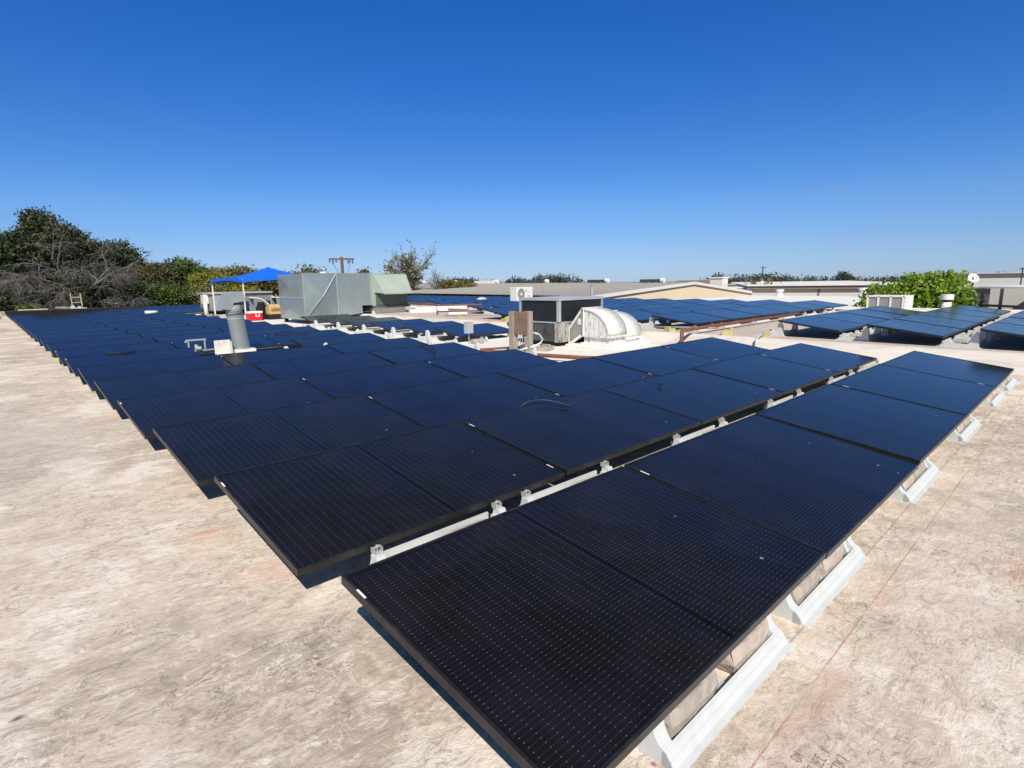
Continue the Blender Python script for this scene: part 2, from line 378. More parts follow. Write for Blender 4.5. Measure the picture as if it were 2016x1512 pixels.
def copy_thing(root, loc, label, rx=None, rz=None):
    c = root.copy(); COL.objects.link(c); c.location = loc; c['label'] = label
    if rx is not None: c.rotation_euler.x = rx
    if rz is not None: c.rotation_euler.z = rz
    for ch in list(root.children):
        d = ch.copy(); COL.objects.link(d); d.parent = c
        for g in list(ch.children):
            e = g.copy(); COL.objects.link(e); e.parent = d
    return c
ORD = ['first','second','third','fourth','fifth','sixth','seventh','eighth','ninth','tenth','eleventh','twelfth','thirteenth','fourteenth','fifteenth',
       'sixteenth','seventeenth','eighteenth','nineteenth','twentieth','twenty-first','twenty-second','twenty-third','twenty-fourth','twenty-fifth']
RZ, RZ2 = -.33, -.085

# ------------------------------------------------------------------ setting
MB().box(-1500, 1500, -1500, 1500, -5.6, -5.5).build('ground', 'ground_dirt'); tag(bpy.data.objects['ground'], kind='structure')
o = MB().prism([(-45,-25),(9.72,-25),(9.72,39),(-45,39)], RZ-.4, RZ, 'z').build('roof', 'roof_coating'); tag(o, kind='structure')
o = MB().prism([(10.12,-25),(24.2,-25),(24.2,4.6),(37.5,4.6),(37.5,14.5),(24.2,16.5),(24.2,39),(10.12,39)], RZ2-.4, RZ2, 'z').build('raised_roof', 'raised_roof_coating'); tag(o, kind='structure')
# sloped white joint between both roof levels
n = 60; prof = []
m_ = MB(); random.seed(2)
ys = [-25+64*i/n for i in range(n+1)]
for i, y in enumerate(ys):
    j = lambda a: random.uniform(-a, a)
    m_.v += [(9.70+j(.02), y, RZ-.02), (9.74, y, RZ+.025+j(.01)), (9.86+j(.02), y, RZ+.045+j(.008)), (10.02+j(.02), y, RZ2-.02+j(.01)), (10.10, y, RZ2+.025), (10.2+j(.02), y, RZ2+.022), (10.26+j(.02), y, RZ2-.01)]
for i in range(n):
    for k in range(6):
        a = i*7+k; m_.f.append((a, a+1, a+8, a+7)); m_.mi.append(0)
simple('joint_coating', (.66,.61,.56), .8, 0, .12, 1.4, (.42,.37,.33), .6, (1,.35,1), bmp=.3)
o = m_.build('roof_joint', 'joint_coating', smooth=True); tag(o, kind='structure')
# roof edge kerb at the far left
o = MB().box(-45, 10, 39, 39.25, RZ-.5, RZ+.25).build('roof_edge', 'grey_board'); tag(o, kind='structure')
o = MB().box(-45, 10.0, 39, 39.2, -5.5, RZ-.5).box(10.0, 24.2, 39, 39.25, -5.5, RZ2+.01).build('roof_wall', 'tan_wall'); tag(o, kind='structure')

# ------------------------------------------------------------------ solar panels
PW, PD, TILT, PX, PY = 1.79, 1.134, .1362, 1.812, 1.578
def panel_meshes():
    fr = MB(); T = .035; L = .011
    fr.box(0, PW, -L, 0, -T, 0); fr.box(0, PW, -PD, -PD+L, -T, 0)
    fr.box(0, L, -PD+L, -L, -T, 0); fr.box(PW-L, PW, -PD+L, -L, -T, 0)
    fr.box(L, PW-L, -.03, -L, -T, -T+.002); fr.box(L, PW-L, -PD+L, -PD+.03, -T, -T+.002)
    fm = fr.mesh('panel_frame', 'black_frame')
    g = MB().box(L, PW-L, -PD+L, -L, -.009, -.003); gm = g.mesh('panel_glass', ['cell_glass', 'black_rubber'])
    ul = gm.uv_layers.new(name='UVMap')
    for p in gm.polygons:
        p.material_index = 0 if p.normal.z > .5 else 1
        for li in p.loop_indices:
            c = gm.vertices[gm.loops[li].vertex_index].co; ul.data[li].uv = (c.x-L, -c.y-L)
    sa = MB().box(.001, .0095, -.17, -.11, 0, .0012).mesh('label_a', 'label_white')
    sb = MB().box(PW-.0095, PW-.001, -PD+.10, -PD+.16, 0, .0012).mesh('label_b', 'label_white')
    return fm, gm, sa, sb
FM, GM, SA, SB = panel_meshes()
count = 0
def panel(x, y, z, label, group, stick=True, jig=True):
    global count; count += 1
    e = empty('solar_panel', (x, y, z), label, 'solar panel', group)
    rr = random.Random(count)
    e.rotation_euler = (TILT+(rr.uniform(-.007, .007) if jig else 0), rr.uniform(-.003, .003), rr.uniform(-.002, .002))
    link_mesh('frame', FM, e); link_mesh('cell_glass', GM, e)
    if stick and rr.random() < .45: link_mesh('label_sticker', SA, e)
    if stick and rr.random() < .4: link_mesh('label_sticker', SB, e)
    return e
GA = 'solar panels of the near array'
XS = [0, .014, .026, .043, .07, .085, .095]+[.095+.013*(i-6) for i in range(7, 30)]
YS = [0, 1.581, 3.148, 4.723, 6.36, 7.89]+[7.89+1.578*(i-5) for i in range(6, 30)]
for r in range(24):
    nc = 5 if r < 3 or r >= 19 else 3
    for c in range(nc):
        if r == 6 and c == 1: continue
        panel(XS[r]+c*PX, YS[r], 0, 'black solar panel, %s from the left in the %s row of the near array' % (ORD[c], ORD[r]), GA, r < 8)
for r in range(6, 12):
    panel(7.18+.013*r, YS[r], 0, 'black solar panel %s from the front in the single column before the steel plant' % ORD[r-6], 'solar panels in the single column by the plant', r < 8)
H2 = .245
GB = 'solar panels of the right-hand raised array'
for k, (x0, y, nc) in enumerate(((10.75, 2.62, 4), (10.6, 1.04, 5), (10.55, -.54, 4))):
    for c in range(nc):
        panel(x0+c*PX, y, H2, 'black solar panel, %s from the left in the %s row of the raised right-hand array' % (ORD[c], ['back','middle','front'][k]), GB, False)
GC = 'solar panels of the back raised array'
for k in range(17):
    s = 0 if k < 5 else (1 if k < 7 else (2 if k < 10 else 3))
    for c in range(s, 6):
        panel(10.85+.013*k+c*PX, 5.6+PY*k, H2, 'black solar panel, %s from the left in the %s row of the raised back array' % (ORD[c-s], ORD[k]), GC, False)

# ------------------------------------------------------------------ ballast trays and blocks
def tray_mesh(L=.84, Dp=.50, tall=False, HL=.115, HT=.255):
    # local: x 0..L, y 0 (low, outer) .. Dp, z 0 roof
    m = MB(); t = .012
    # outer long wall with stepped flange
    prof = [(-.042,0),(-.042,.005),(-.022,.008),(-.010,.026),(-.002,.028),(.006,.046),(.018,.049),(.021,.042),(.021,0)]
    m.prism(prof, 0, L, 'x')
    far = [(Dp+.03,0),(Dp+.03,.006),(Dp,.012),(Dp-.012,.06),(Dp-.04,.07),(Dp-.045,0)]
    m.prism(far[::-1], 0, L, 'x')
    # base ribs
    for yy in (.14, .36): m.box(.05, L-.05, yy-.02, yy+.02, 0, .008)
    m.box(L*.47, L*.53, .045, Dp-.045, 0, .03)
    if tall: m.box(.05, L-.05, .0, .014, 0, .088); m.box(.05, L-.05, Dp-.03, Dp-.016, .0, .10)
    # end walls: concave fins
    lowf = []
    zz = HL
    pts = [(0,0)]
    k = 6
    pts = [(-.012,0),(-.010,.03),(.012,.05)]
    for i in range(k+1):
        a = i/k; pts.append((.018+.040*math.sin(a*PI/2), .052+(zz-.052)*(1-math.cos(a*PI/2))**.8))
    pts += [(.105, zz), (.125, .085), (.19, .062)]
    if tall:
        pts += [(Dp-.16, .062), (Dp-.13, .09), (Dp-.105, HT-.02), (Dp-.08, HT), (Dp-.05, HT), (Dp-.03, HT-.03), (Dp-.01, .03), (Dp, 0)]
    else:
        pts += [(Dp-.16, .07), (Dp-.05, .075), (Dp-.02, .05), (Dp, 0)]
    m.prism(pts, 0, .05, 'x'); m.prism(pts, L-.05, L, 'x')
    m.prism([(p[0]+.004, p[1]-.03 if p[1] > .05 else p[1]) for p in pts if p[1] < 1], .05, .075, 'x')
    m.prism([(p[0]+.004, p[1]-.03 if p[1] > .05 else p[1]) for p in pts if p[1] < 1], L-.075, L-.05, 'x')
    return m.mesh('ballast_tray', 'white_plastic')
def clamp_mesh():
    m = MB()
    m.box(-.022, .022, -.006, .03, 0, .003)
    m.box(-.022, -.019, -.010, .03, .003, .030); m.box(.019, .022, -.010, .03, .003, .030)
    m.box(-.022, .022, .004, .020, .030, .033)
    m.tube([(0,.012,.003),(0,.012,.042)], .004, 8); m.tube([(0,.012,.033),(0,.012,.040)], .008, 6)
    return m.mesh('clamp', 'clamp_metal')
def block_mesh(i):
    rr = random.Random(i); m = MB(); nx = 7
    # rough-ended, slightly weathered concrete block 0.38 x 0.19 x 0.095
    Lx, Ly, Lz = .29, .15, .095
    ring = []
    for k in range(nx+1):
        x = Lx*k/nx
        ex = .012 if k in (0, nx) else 0
        ring.append([(x+rr.uniform(-.012,.012)*(k in (0,nx)), y+rr.uniform(-.003,.003), z+rr.uniform(-.003,.003)) for y, z in
                     ((0+ex,0),(Ly-ex,0),(Ly-ex*.6,Lz*.5),(Ly-.012-ex,Lz-.003),(Ly-.03,Lz),(.03,Lz),(.012+ex,Lz-.003),(0+ex*.4,Lz*.5))])
    for q in ring: m.v += q
    for k in range(nx):
        for j in range(8):
            a = k*8+j; b = k*8+(j+1) % 8; m.f.append((a, a+8, b+8, b)); m.mi.append(0)
    m.f.append(tuple(range(8))); m.f.append(tuple(range(nx*8, nx*8+8))[::-1]); m.mi += [0, 0]
    return m.mesh('concrete_block', 'concrete' if i % 2 else 'concrete_pink')
TM_E, TM_G, TM_G2 = tray_mesh(.84, .46, False, .128), tray_mesh(.84, .50, True, .128, .272), tray_mesh(.84, .50, True, .128, .272)
CM = clamp_mesh(); BMs = [block_mesh(i) for i in range(5)]
def tray(x, y, z, kind, label, group, blocks=None, L=.84, clamps=True):
    # kind E: body runs under the panel (+y); kind G: body fills the gap towards the next row (-y)
    e = empty('ballast_tray', (x, y, z) if kind == 'E' else (x+L, y, z), label, 'ballast tray', group, 0 if kind == 'E' else PI)
    link_mesh('tray_body', TM_E if kind == 'E' else TM_G, e)
    if clamps:
        for cx in (.03, L-.03): link_mesh('clamp', CM, e, (cx, .055, .128))
    return e
bc = 0
def block(x, y, z, label, group, rz=0):
    global bc; bc += 1
    o = link_mesh('concrete_block', BMs[bc % 5]); o.location = (x, y, z); o.rotation_euler.z = rz
    tag(o, label, 'concrete block', group)
FX = [.42, 1.42, 3.24, 5.12, 6.97, 8.20]
for i, x in enumerate(FX):
    nm = 'white plastic ballast tray, %s from the left under the front edge of the near array' % ORD[i]
    tray(x, -1.142, RZ, 'E', nm, 'ballast trays along the front edge')
    for j, bx in enumerate(((.08,.50),(.09,.43),(.085,.40),(.10,.44),(.08,.42),(.085,.45))[i]):
        block(x+bx+random.uniform(-.01, .01), -1.142+.030, RZ+.008, 'grey concrete block, %s one in the %s front ballast tray' % (['left','right'][j], ORD[i]), 'concrete blocks in the front trays', random.uniform(-.015, .015))
for i, x in enumerate([.36, 1.38, 3.12, 4.98, 6.85, 8.1]):
    yl = YS[1]-PD*math.cos(TILT)
    tray(x, yl+.035, RZ, 'G', 'white ballast tray, %s from the left between the front two panel rows' % ORD[i], 'ballast trays between the front two rows')
    block(x+.40, yl-.19, RZ+.012, 'tan concrete block in the %s tray between the front two panel rows' % ORD[i], 'concrete blocks between the front two rows')
for r in range(3, 12):
    yl = YS[r]-PD*math.cos(TILT)+.035
    tray(5.43+XS[r]-.28, yl, RZ, 'G', 'white ballast tray at the right end of the %s near-array row' % ORD[r], 'ballast trays on the left of the aisle', clamps=r < 8)
    block(5.43+XS[r]+.14, yl-.30, RZ+.012, 'concrete block in the tray at the right end of the %s near-array row' % ORD[r], 'concrete blocks in the aisle trays')
for r in range(6, 12):
    yl = YS[r]-PD*math.cos(TILT)+.035
    tray(7.0+.013*r, yl-(.055 if r == 6 else 0), RZ, 'E' if r == 6 else 'G', 'white ballast tray under the left end of the %s single-column panel' % ORD[r-6], 'ballast trays under the single column', clamps=r < 8)
    block(7.35+.013*r, yl-.28, RZ+.012, 'concrete block in the tray under the %s single-column panel' % ORD[r-6], 'concrete blocks under the single column')
    if r == 6: tray(8.0, yl-.055, RZ, 'E', 'white ballast tray under the right end of the first single-column panel', 'ballast trays under the single column')
tray(2.15, YS[6]-1.124+.035, RZ, 'G', 'white ballast tray left of the steel flue in the panel gap', 'ballast trays by the flue')
tray(3.3, YS[6]-.30, RZ, 'G', 'white ballast tray right of the steel flue in the panel gap', 'ballast trays by the flue')
for k, (x0, y, nc) in enumerate(((10.75, 2.62, 4), (10.6, 1.04, 5), (10.55, -.54, 4))):
    yl = y-PD*math.cos(TILT)+.035
    for c in range(nc+1):
        if x0+c*PX > 19.5: continue
        tray(x0+.06 if c == 0 else x0+c*PX-.42, yl-(.055 if k == 2 else 0), RZ2, 'E' if k == 2 else 'G', 'white ballast tray, %s from the left under the %s right-hand row' % (ORD[c], ['back','middle','front'][k]), 'ballast trays of the right-hand array', clamps=False)
        if c < 2:
            block(x0+.2+c*PX, yl-.28, RZ2+.012, 'concrete block, %s from the left in the %s right-hand row trays' % (ORD[c], ['back','middle','front'][k]), 'concrete blocks of the right-hand array')
x0 = 10.75; tray(x0+.06, 2.62+.42, RZ2, 'G', 'white ballast tray holding up the high edge of the back right-hand row', 'ballast trays of the right-hand array', clamps=False)
for c in range(6):
    tray(10.95 if c == 0 else 10.85+c*PX-.42, 5.6-PD*math.cos(TILT)-.02, RZ2, 'E', 'white ballast tray, %s from the left under the back array front edge' % ORD[c], 'ballast trays of the back array front', clamps=False)
for k in range(1, 9):
    s = 0 if k < 5 else (1 if k < 7 else 2)
    tray(10.9+.013*k+s*PX, 5.6+PY*k-PD*math.cos(TILT)+.035, RZ2, 'G', 'white ballast tray at the left end of the %s back-array row' % ORD[k], 'ballast trays at the back array left ends', clamps=False)

# loose connector cables lying on the panels
def cable(pts, label, r=.006, mat='cable_grey'):
    m = MB(); P = [Vector(p) for p in pts]; out = []
    for i in range(len(P)-1):
        p0 = P[max(i-1, 0)]; p1 = P[i]; p2 = P[i+1]; p3 = P[min(i+2, len(P)-1)]
        for k in range(6):
            t = k/6; out.append(.5*((2*p1)+(p2-p0)*t+(2*p0-5*p1+4*p2-p3)*t*t+(3*p1-p0-3*p2+p3)*t**3))
    out.append(P[-1]); m.tube(out, r, 8)
    o = m.build('connector_cable', mat, smooth=True); tag(o, label, 'cable', 'connector cables on the panels')
    c = MB().tube([P[-1]-(P[-1]-out[-3]).normalized()*.02, P[-1]+(P[-1]-out[-3]).normalized()*.05], .011, 8); c.build('connector', 'black_rubber', o)
cable([(2.50,1.60,-.02),(2.60,1.575,.03),(2.74,1.50,.03),(2.83,1.36,.0)], 'grey connector cable looped over the second row in the middle', .006)
cable([(4.42,1.62,-.02),(4.47,1.56,.03),(4.42,1.42,.02),(4.30,1.30,-.01)], 'black connector cable curling over the second row near its right')
cable([(4.66,6.45,-.02),(4.80,6.34,.03),(4.70,5.9,-.02),(4.36,5.45,-.1)], 'thin black cable on the fifth row near the aisle', .008, 'black_rubber')
cable([(.62,9.55,-.02),(.68,9.47,.02),(.82,9.40,.0),(1.0,9.44,.01)], 'black cable on the seventh row near the left edge', .009, 'black_rubber')
cable([(4.0,11.1,-.02),(4.1,11.0,.03),(4.4,11.02,.03),(4.62,10.8,-.01)], 'black cable on the eighth row behind the flue', .008, 'black_rubber')

# ------------------------------------------------------------------ steel flue in the panel gap
fl = empty('flue_pipe', (2.72, 9.3, RZ), 'leaning galvanised flue pipe with angular cowl rising from the panel gap', 'flue')
m = MB(); A = Vector((.03,0,.0)); B = Vector((-.07,0,.93)); 
m.tube([A+(B-A)*t for t in (0,.25,.5,.75,1)], .145, 32, cap=False)
pipe = m.build('pipe', 'galvanised', fl, smooth=True)
m = MB(); 
p = A+(B-A)*.86; m.tube([p, p+Vector((0,0,.02))], .152, 32); m.build('band', 'duct_trim', pipe, smooth=False)
m = MB(); m.tube([(-.065,0,.88),(-.075,0,1.06)], [.148,.135], 24); m.build('neck', 'cowl_steel', fl, smooth=True)
m = MB()   # cowl: folded hood, open at the right and the lower left
V = [(-.34,-.10,1.00),(-.34,.16,1.00),(-.20,-.13,1.27),(-.20,.17,1.27),(.07,-.15,1.29),(.07,.18,1.29),(.10,-.16,1.13),(.10,.18,1.13),(-.14,-.12,.97),(-.14,.14,.97),(-.11,-.15,1.10),(-.11,.17,1.10)]
m.add(V, [(0,2,3,1),(2,4,5,3),(4,6,7,5),(0,8,2),(1,3,9),(8,10,2),(9,3,11),(2,10,6,4),(3,5,7,11),(0,1,9,8)])
m.build('cowl', 'cowl_steel', fl)
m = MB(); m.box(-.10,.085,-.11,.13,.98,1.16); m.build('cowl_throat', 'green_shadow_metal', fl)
m = MB(); m.box(-.26,.32,-.24,.24,0,.04); m.box(-.17,.20,-.17,.17,.04,.245); m.build('curb', 'white_paint', fl)
o = MB().box(0,.27,0,.012,0,.46).box(.258,.27,-.14,0,0,.44).build('flashing_sheet', 'weathered_white', loc=(2.25,9.30,RZ-.03), rz=-.1); tag(o, 'white folded flashing sheet leaning left of the steel flue', 'metal sheet')
o = MB().box(0,.34,0,.16,0,.05).box(.05,.3,.03,.13,.05,.09).build('lumber_block', 'yellow_block', loc=(3.12,9.02,RZ+.06)); tag(o, 'small yellow wooden block right of the steel flue', 'wood block')
# silver rail bracket on the panel edge
e = empty('rail_bracket', (1.70, 10.0, -.14), 'bare silver mounting bracket on the panel edge left of the flue', 'bracket')
m = MB(); m.bar((0,0,0),(.95,0,.02),.03,.02); m.bar((0,.05,0),(.95,.05,.02),.02,.02); m.build('rail', 'duct_trim', e)
m = MB(); m.bar((.3,0,0),(.30,0,.22),.025); m.bar((.58,0,0),(.58,0,.22),.025); m.bar((.27,0,.22),(.61,0,.22),.03); m.bar((.24,0,.19),(.30,0,.22),.035); m.build('frame', 'duct_trim', e)
m = MB(); m.tube([(.43,0,.0),(.43,0,.13)],.03,8); m.tube([(.40,-.03,.06),(.50,-.03,.06)],.035,10); m.build('bolt', 'clamp_metal', e)

# ------------------------------------------------------------------ big silver duct box and green cabinet
sx0, sx1, sy0, sy1, sz0, sz1 = 7.78, 10.52, 18.0, 20.2, -.17, 1.47
e = empty('duct_box', ((sx0+sx1)/2, 19.1, RZ), 'large cross-creased galvanised duct box beside the green cabinet', 'duct box')
def crossed(m, corners, c_out, normal, mi=0):
    c = sum((Vector(p) for p in corners), Vector())/4+Vector(normal)*c_out
    m.add([*corners, tuple(c)], [(0,1,4),(1,2,4),(2,3,4),(3,0,4)], mi)
O_ = Vector(e.location)
def L_(p): return tuple(Vector(p)-O_)
m = MB()
m.add([L_(p) for p in ((sx0,sy1,sz1),(sx0,sy0,sz1),(sx1,sy0,sz1),(sx1,sy1,sz1))], [(0,1,2,3)])
m.add([L_(p) for p in ((sx0,sy1,sz0),(sx1,sy1,sz0),(sx1,sy1,sz1),(sx0,sy1,sz1))], [(0,1,2,3)])
m.add([L_(p) for p in ((sx0,sy0,sz0),(sx1,sy0,sz0+.2),(sx1,sy1,sz0+.2),(sx0,sy1,sz0))], [(0,1,2,3)])
m.build('top_panel', 'duct_steel', e)
zm = .62
for (za, zb) in ((zm+.02, sz1), (sz0, zm-.02)):
    m = MB(); crossed(m, [L_(p) for p in ((sx0,sy1,za),(sx0,sy0,za),(sx0,sy0,zb),(sx0,sy1,zb))], .11, (-1,0,0)); m.build('side_panel', 'duct_steel', e)
m = MB(); crossed(m, [L_(p) for p in ((sx0,sy0,sz0),(sx0+1.30,sy0,sz0+.05),(sx0+1.30,sy0,sz1),(sx0,sy0,sz1))], .17, (0,-1,0)); m.build('front_panel', 'duct_steel', e)
m = MB(); m.add([L_(p) for p in ((sx0+1.30,sy0,sz0+.05),(sx0+2.3,sy0,sz0+.14),(sx0+2.3,sy0,.26),(sx1,sy0,.26),(sx1,sy0,sz1),(sx0+1.30,sy0,sz1))], [(0,1,2,3,4,5)])
m.build('front_panel', 'duct_steel', e)
m = MB(); m.box(*[a-b for a, b in ((sx0-.015,O_.x),(sx0+.001,O_.x),(sy0,O_.y),(sy1,O_.y),(zm-.025,O_.z),(zm+.025,O_.z))])
for xx in (sx0+.0, sx0+1.29, sx1-.05): m.box(xx-O_.x, xx+.03-O_.x, sy0-.012-O_.y, sy0-O_.y, sz0+.06-O_.z if xx < sx1-.2 else .26-O_.z, sz1+.01-O_.z)
m.box(sx0-.01-O_.x, sx1-O_.x, sy0-.01-O_.y, sy0+.03-O_.y, sz1-O_.z, sz1+.02-O_.z)
cpt = (sx0+.65,sy0-.185,(sz0+sz1)/2); m.bar(L_((sx0+.03,sy0-.015,sz0+.04)), L_(cpt), .035, .012); m.bar(L_(cpt), L_((sx0+1.28,sy0-.015,sz1-.02)), .035, .012)
m.build('seam_strip', 'duct_trim', e)
m = MB()
for (x, y) in ((sx0+.15,sy0+.15),(sx0+2.0,sy0+.15),(sx0+.15,sy1-.15),(sx0+2.0,sy1-.15)): m.box(x-.06-O_.x, x+.06-O_.x, y-.06-O_.y, y+.06-O_.y, 0, sz0-O_.z+.02)
m.box(.0-1.2, 1.1, -.9, -.8, 0.02, .12); m.build('support_leg', 'black_rubber', e)
MB().tube([L_((9.2,19.3,sz1)),L_((9.2,19.3,sz1+.10))], .12, 16).build('vent_cap', 'white_paint', e)
g = empty('green_cabinet', (11.3, 18.6, RZ), 'pale green rooftop cabinet with sloping rain hood', 'rooftop unit'); O_ = Vector(g.location)
m = MB(); m.box(10.53-O_.x, 12.15-O_.x, 18.0-O_.y, 20.0-O_.y, .22-O_.z, 1.46-O_.z); m.build('cabinet', 'green_cabinet', g, bevel=.01)
m = MB(); m.add([L_(p) for p in ((10.62,17.985,1.42),(12.12,17.985,1.42),(12.05,17.48,.70),(10.75,17.48,.70),(10.62,17.985,.74),(12.12,17.985,.74))], [(0,3,2,1),(0,4,3),(1,2,5)])
m.add([L_(p) for p in ((10.74,17.475,.67),(12.06,17.475,.67),(12.06,17.475,.73),(10.74,17.475,.73))], [(0,1,2,3)])
m.build('rain_hood', 'green_cabinet', g)
m = MB(); m.box(10.68-O_.x, 12.1-O_.x, 17.93-O_.y, 17.99-O_.y, .25-O_.z, .72-O_.z); m.build('intake_screen', 'green_shadow_metal', g)
m = MB(); m.box(10.56-O_.x, 12.2-O_.x, 17.9-O_.y, 20-O_.y, .14-O_.z, .22-O_.z); m.build('base_rail', 'green_shadow_metal', g)
m = MB(); m.box(10.6-O_.x, 12.1-O_.x, 18.1-O_.y, 19.9-O_.y, .0, .14-O_.z); m.build('curb', 'white_paint', g)
m = MB(); m.tube([L_((12.17,18.0,1.02)),L_((12.17,18.0,.86))], .03, 8); m.box(12.12-O_.x,12.2-O_.x,17.97-O_.y,18.03-O_.y,.99-O_.z,1.05-O_.z); m.build('pipe_stub', 'white_paint', g)

# ------------------------------------------------------------------ condenser with dirty lower body, white elbow ducts
c = empty('condenser_unit', (9.0, 6.9, RZ), 'dark louvred condenser on a rusty grey body, centre of the roof', 'condenser'); O_ = Vector(c.location)
cx0, cx1, cy0, cy1 = 8.26, 9.80, 6.25, 7.46
def LB(m, x0, x1, y0, y1, z0, z1, mi=0): return m.box(x0-O_.x, x1-O_.x, y0-O_.y, y1-O_.y, z0-O_.z, z1-O_.z, mi)
m = MB(); LB(m, cx0+.05, cx1-.05, cy0+.05, cy1-.05, .20, .66); m.build('coil_core', 'louvre_dark', c)
for face in (0, 1):
    m = MB()
    for k in range(19):
        z = .225+k*.023
        if face == 0: LB(m, cx0+.015, cx0+.05, cy0+.07, cy1-.05, z, z+.008)
        else: LB(m, cx0+.08, cx1-.05, cy0+.015, cy0+.05, z, z+.008)
    m.build('louvre', 'louvre_fin', c)
m = MB()
LB(m, cx0, cx0+.07, cy0, cy0+.07, .18, .72); LB(m, cx0, cx0+.04, cy1-.04, cy1, .18, .70); LB(m, cx1-.04, cx1, cy0, cy0+.04, .18, .70)
LB(m, cx0-.01, cx1+.01, cy0-.01, cy0+.06, .66, .72); LB(m, cx0-.01, cx0+.06, cy0+.06, cy1+.01, .66, .72); LB(m, cx0+.06, cx1+.01, cy0+.06, cy1+.01, .68, .715)
LB(m, cx0, cx1, cy0, cy0+.03, .17, .20); LB(m, cx0, cx0+.03, cy0+.03, cy1, .17, .20)
m.build('casing_frame', 'grey_frame', c)
m = MB(); LB(m, cx0+.04, cx1-.04, cy0+.04, cy1-.04, -.24, .17); m.build('lower_body', 'dirty_metal', c, bevel=.01)
m = MB(); pts = []
for k in range(9):
    a = k/8; pts.append((cx0+.04-.10*math.sin(a*PI)-O_.x, cy0+.10+(.95)*a-O_.y))
m.prism(pts+[(cx0+.2-O_.x, cy1-.1-O_.y), (cx0+.2-O_.x, cy0+.1-O_.y)], -.22-O_.z, .15-O_.z, 'z'); m.build('bulged_panel', 'dirty_metal', c, smooth=False)
m = MB(); LB(m, cx0+.02, cx0+.28, cy0-.02, cy0+.04, -.24, .165); LB(m, cx0+.30, cx0+.62, cy0-.01, cy0+.04, -.23, .15); LB(m, cx0-.01, cx0+.03, cy0-.01, cy0+.12, -.24, .165); m.build('flaked_panel', 'flaked_metal', c)
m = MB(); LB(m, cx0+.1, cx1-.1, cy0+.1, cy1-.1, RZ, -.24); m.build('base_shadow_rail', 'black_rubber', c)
# duct transition between condenser and elbow
e = empty('duct_transition', (8.6, 6.0, RZ), 'white-rimmed diamond shaped duct transition left of the elbow duct', 'duct'); O_ = Vector(e.location)
XH = 8.58
hexo = [(6.26,.05),(5.90,.49),(5.84,.49),(5.84,-.08),(6.20,-.31),(6.26,-.30)]
hexi = [(6.215,.03),(5.915,.39),(5.885,.40),(5.885,-.045),(6.18,-.235),(6.215,-.23)]
m = MB(); n = 6
vs = [(XH-O_.x, y-O_.y, z-O_.z) for y, z in hexo]+[(XH-O_.x, y-O_.y, z-O_.z) for y, z in hexi]+[(XH+.04-O_.x, y-O_.y, z-O_.z) for y, z in hexo]+[(XH+.04-O_.x, y-O_.y, z-O_.z) for y, z in hexi]
m.add(vs, [(i, (i+1) % n, n+(i+1) % n, n+i) for i in range(n)]+[(2*n+i, 3*n+i, 3*n+(i+1) % n, 2*n+(i+1) % n) for i in range(n)]+[(i, 2*n+i, 2*n+(i+1) % n, (i+1) % n) for i in range(n)])
m.build('rim', 'white_paint', e)
m = MB(); m.prism([(y-O_.y, z-O_.z) for y, z in hexi], XH+.02-O_.x, XH+.6-O_.x, 'x'); m.build('body', 'grey_metal', e)
m = MB(); m.box(XH+.005-O_.x, XH+.018-O_.x, 5.90-O_.y, 6.0-O_.y, .14-O_.z, .27-O_.z); m.build('patch', 'label_white', e)
def elbow(x0, y_open, y_front, z_top, z_bot, W, label, mside, mtop):
    e = empty('elbow_duct', (x0, y_open, RZ), label, 'duct', 'white elbow ducts by the condenser')
    Ry, Rz, zb, K = y_open-y_front, z_top-z_bot, z_bot-RZ, 18
    arc = [(-Ry*math.sin(PI/2*k/K), zb+Rz*math.cos(PI/2*k/K)) for k in range(K+1)]
    prof = arc+[(0, zb)]
    for xx, rev in ((0, False), (W, True)):
        idx = tuple(range(len(prof))); MB().add([(xx, p[0], p[1]) for p in prof], [idx[::-1] if rev else idx]).build('side_cheek', mside, e)
    top = MB()
    top.add([p for a in arc for p in ((-.015,a[0],a[1]),(W+.015,a[0],a[1]))], [(2*k,2*k+2,2*k+3,2*k+1) for k in range(K)])
    o = top.build('curved_back', mtop, e, smooth=True); md = o.modifiers.new('s', 'SOLIDIFY'); md.thickness = .012; md.offset = 0
    m = MB()
    for k in range(K):
        a, b = arc[k], arc[k+1]; f = lambda p, s_: (p[0]*s_, zb+(p[1]-zb)*s_)
        a1, b1, a2, b2 = f(a,1.0), f(b,1.0), f(a,.955), f(b,.955); m.add([(-.018,*a1),(-.018,*b1),(-.018,*b2),(-.018,*a2)], [(0,1,2,3)])
    m.build('seam_lip', mtop, e)
    MB().box(-.02, W+.02, -.0, .035, zb-.03, zb+Rz+.03).build('flange', mside, e)
    MB().box(-.03, W+.03, -Ry-.03, .0, zb-.045, zb-.002).box(.02, W-.02, -Ry+.03, -.02, zb-.19, zb-.045).build('collar', mside, e)
    return e
elbow(8.6, 5.86, 5.17, .48, -.06, .62, 'rain-streaked white elbow duct nearest the condenser', 'stained_white', 'weathered_white')
elbow(9.42, 6.02, 5.33, .36, -.16, .62, 'clean white elbow duct behind and right of the streaked one', 'white_paint', 'weathered_white')
o = MB().box(8.35, 10.35, 4.98, 6.15, RZ, -.27).box(8.56, 9.3, 5.12, 5.9, -.27, -.235).build('equipment_curb', 'white_paint', bevel=.01); tag(o, 'white painted equipment curb under the elbow ducts', 'curb')
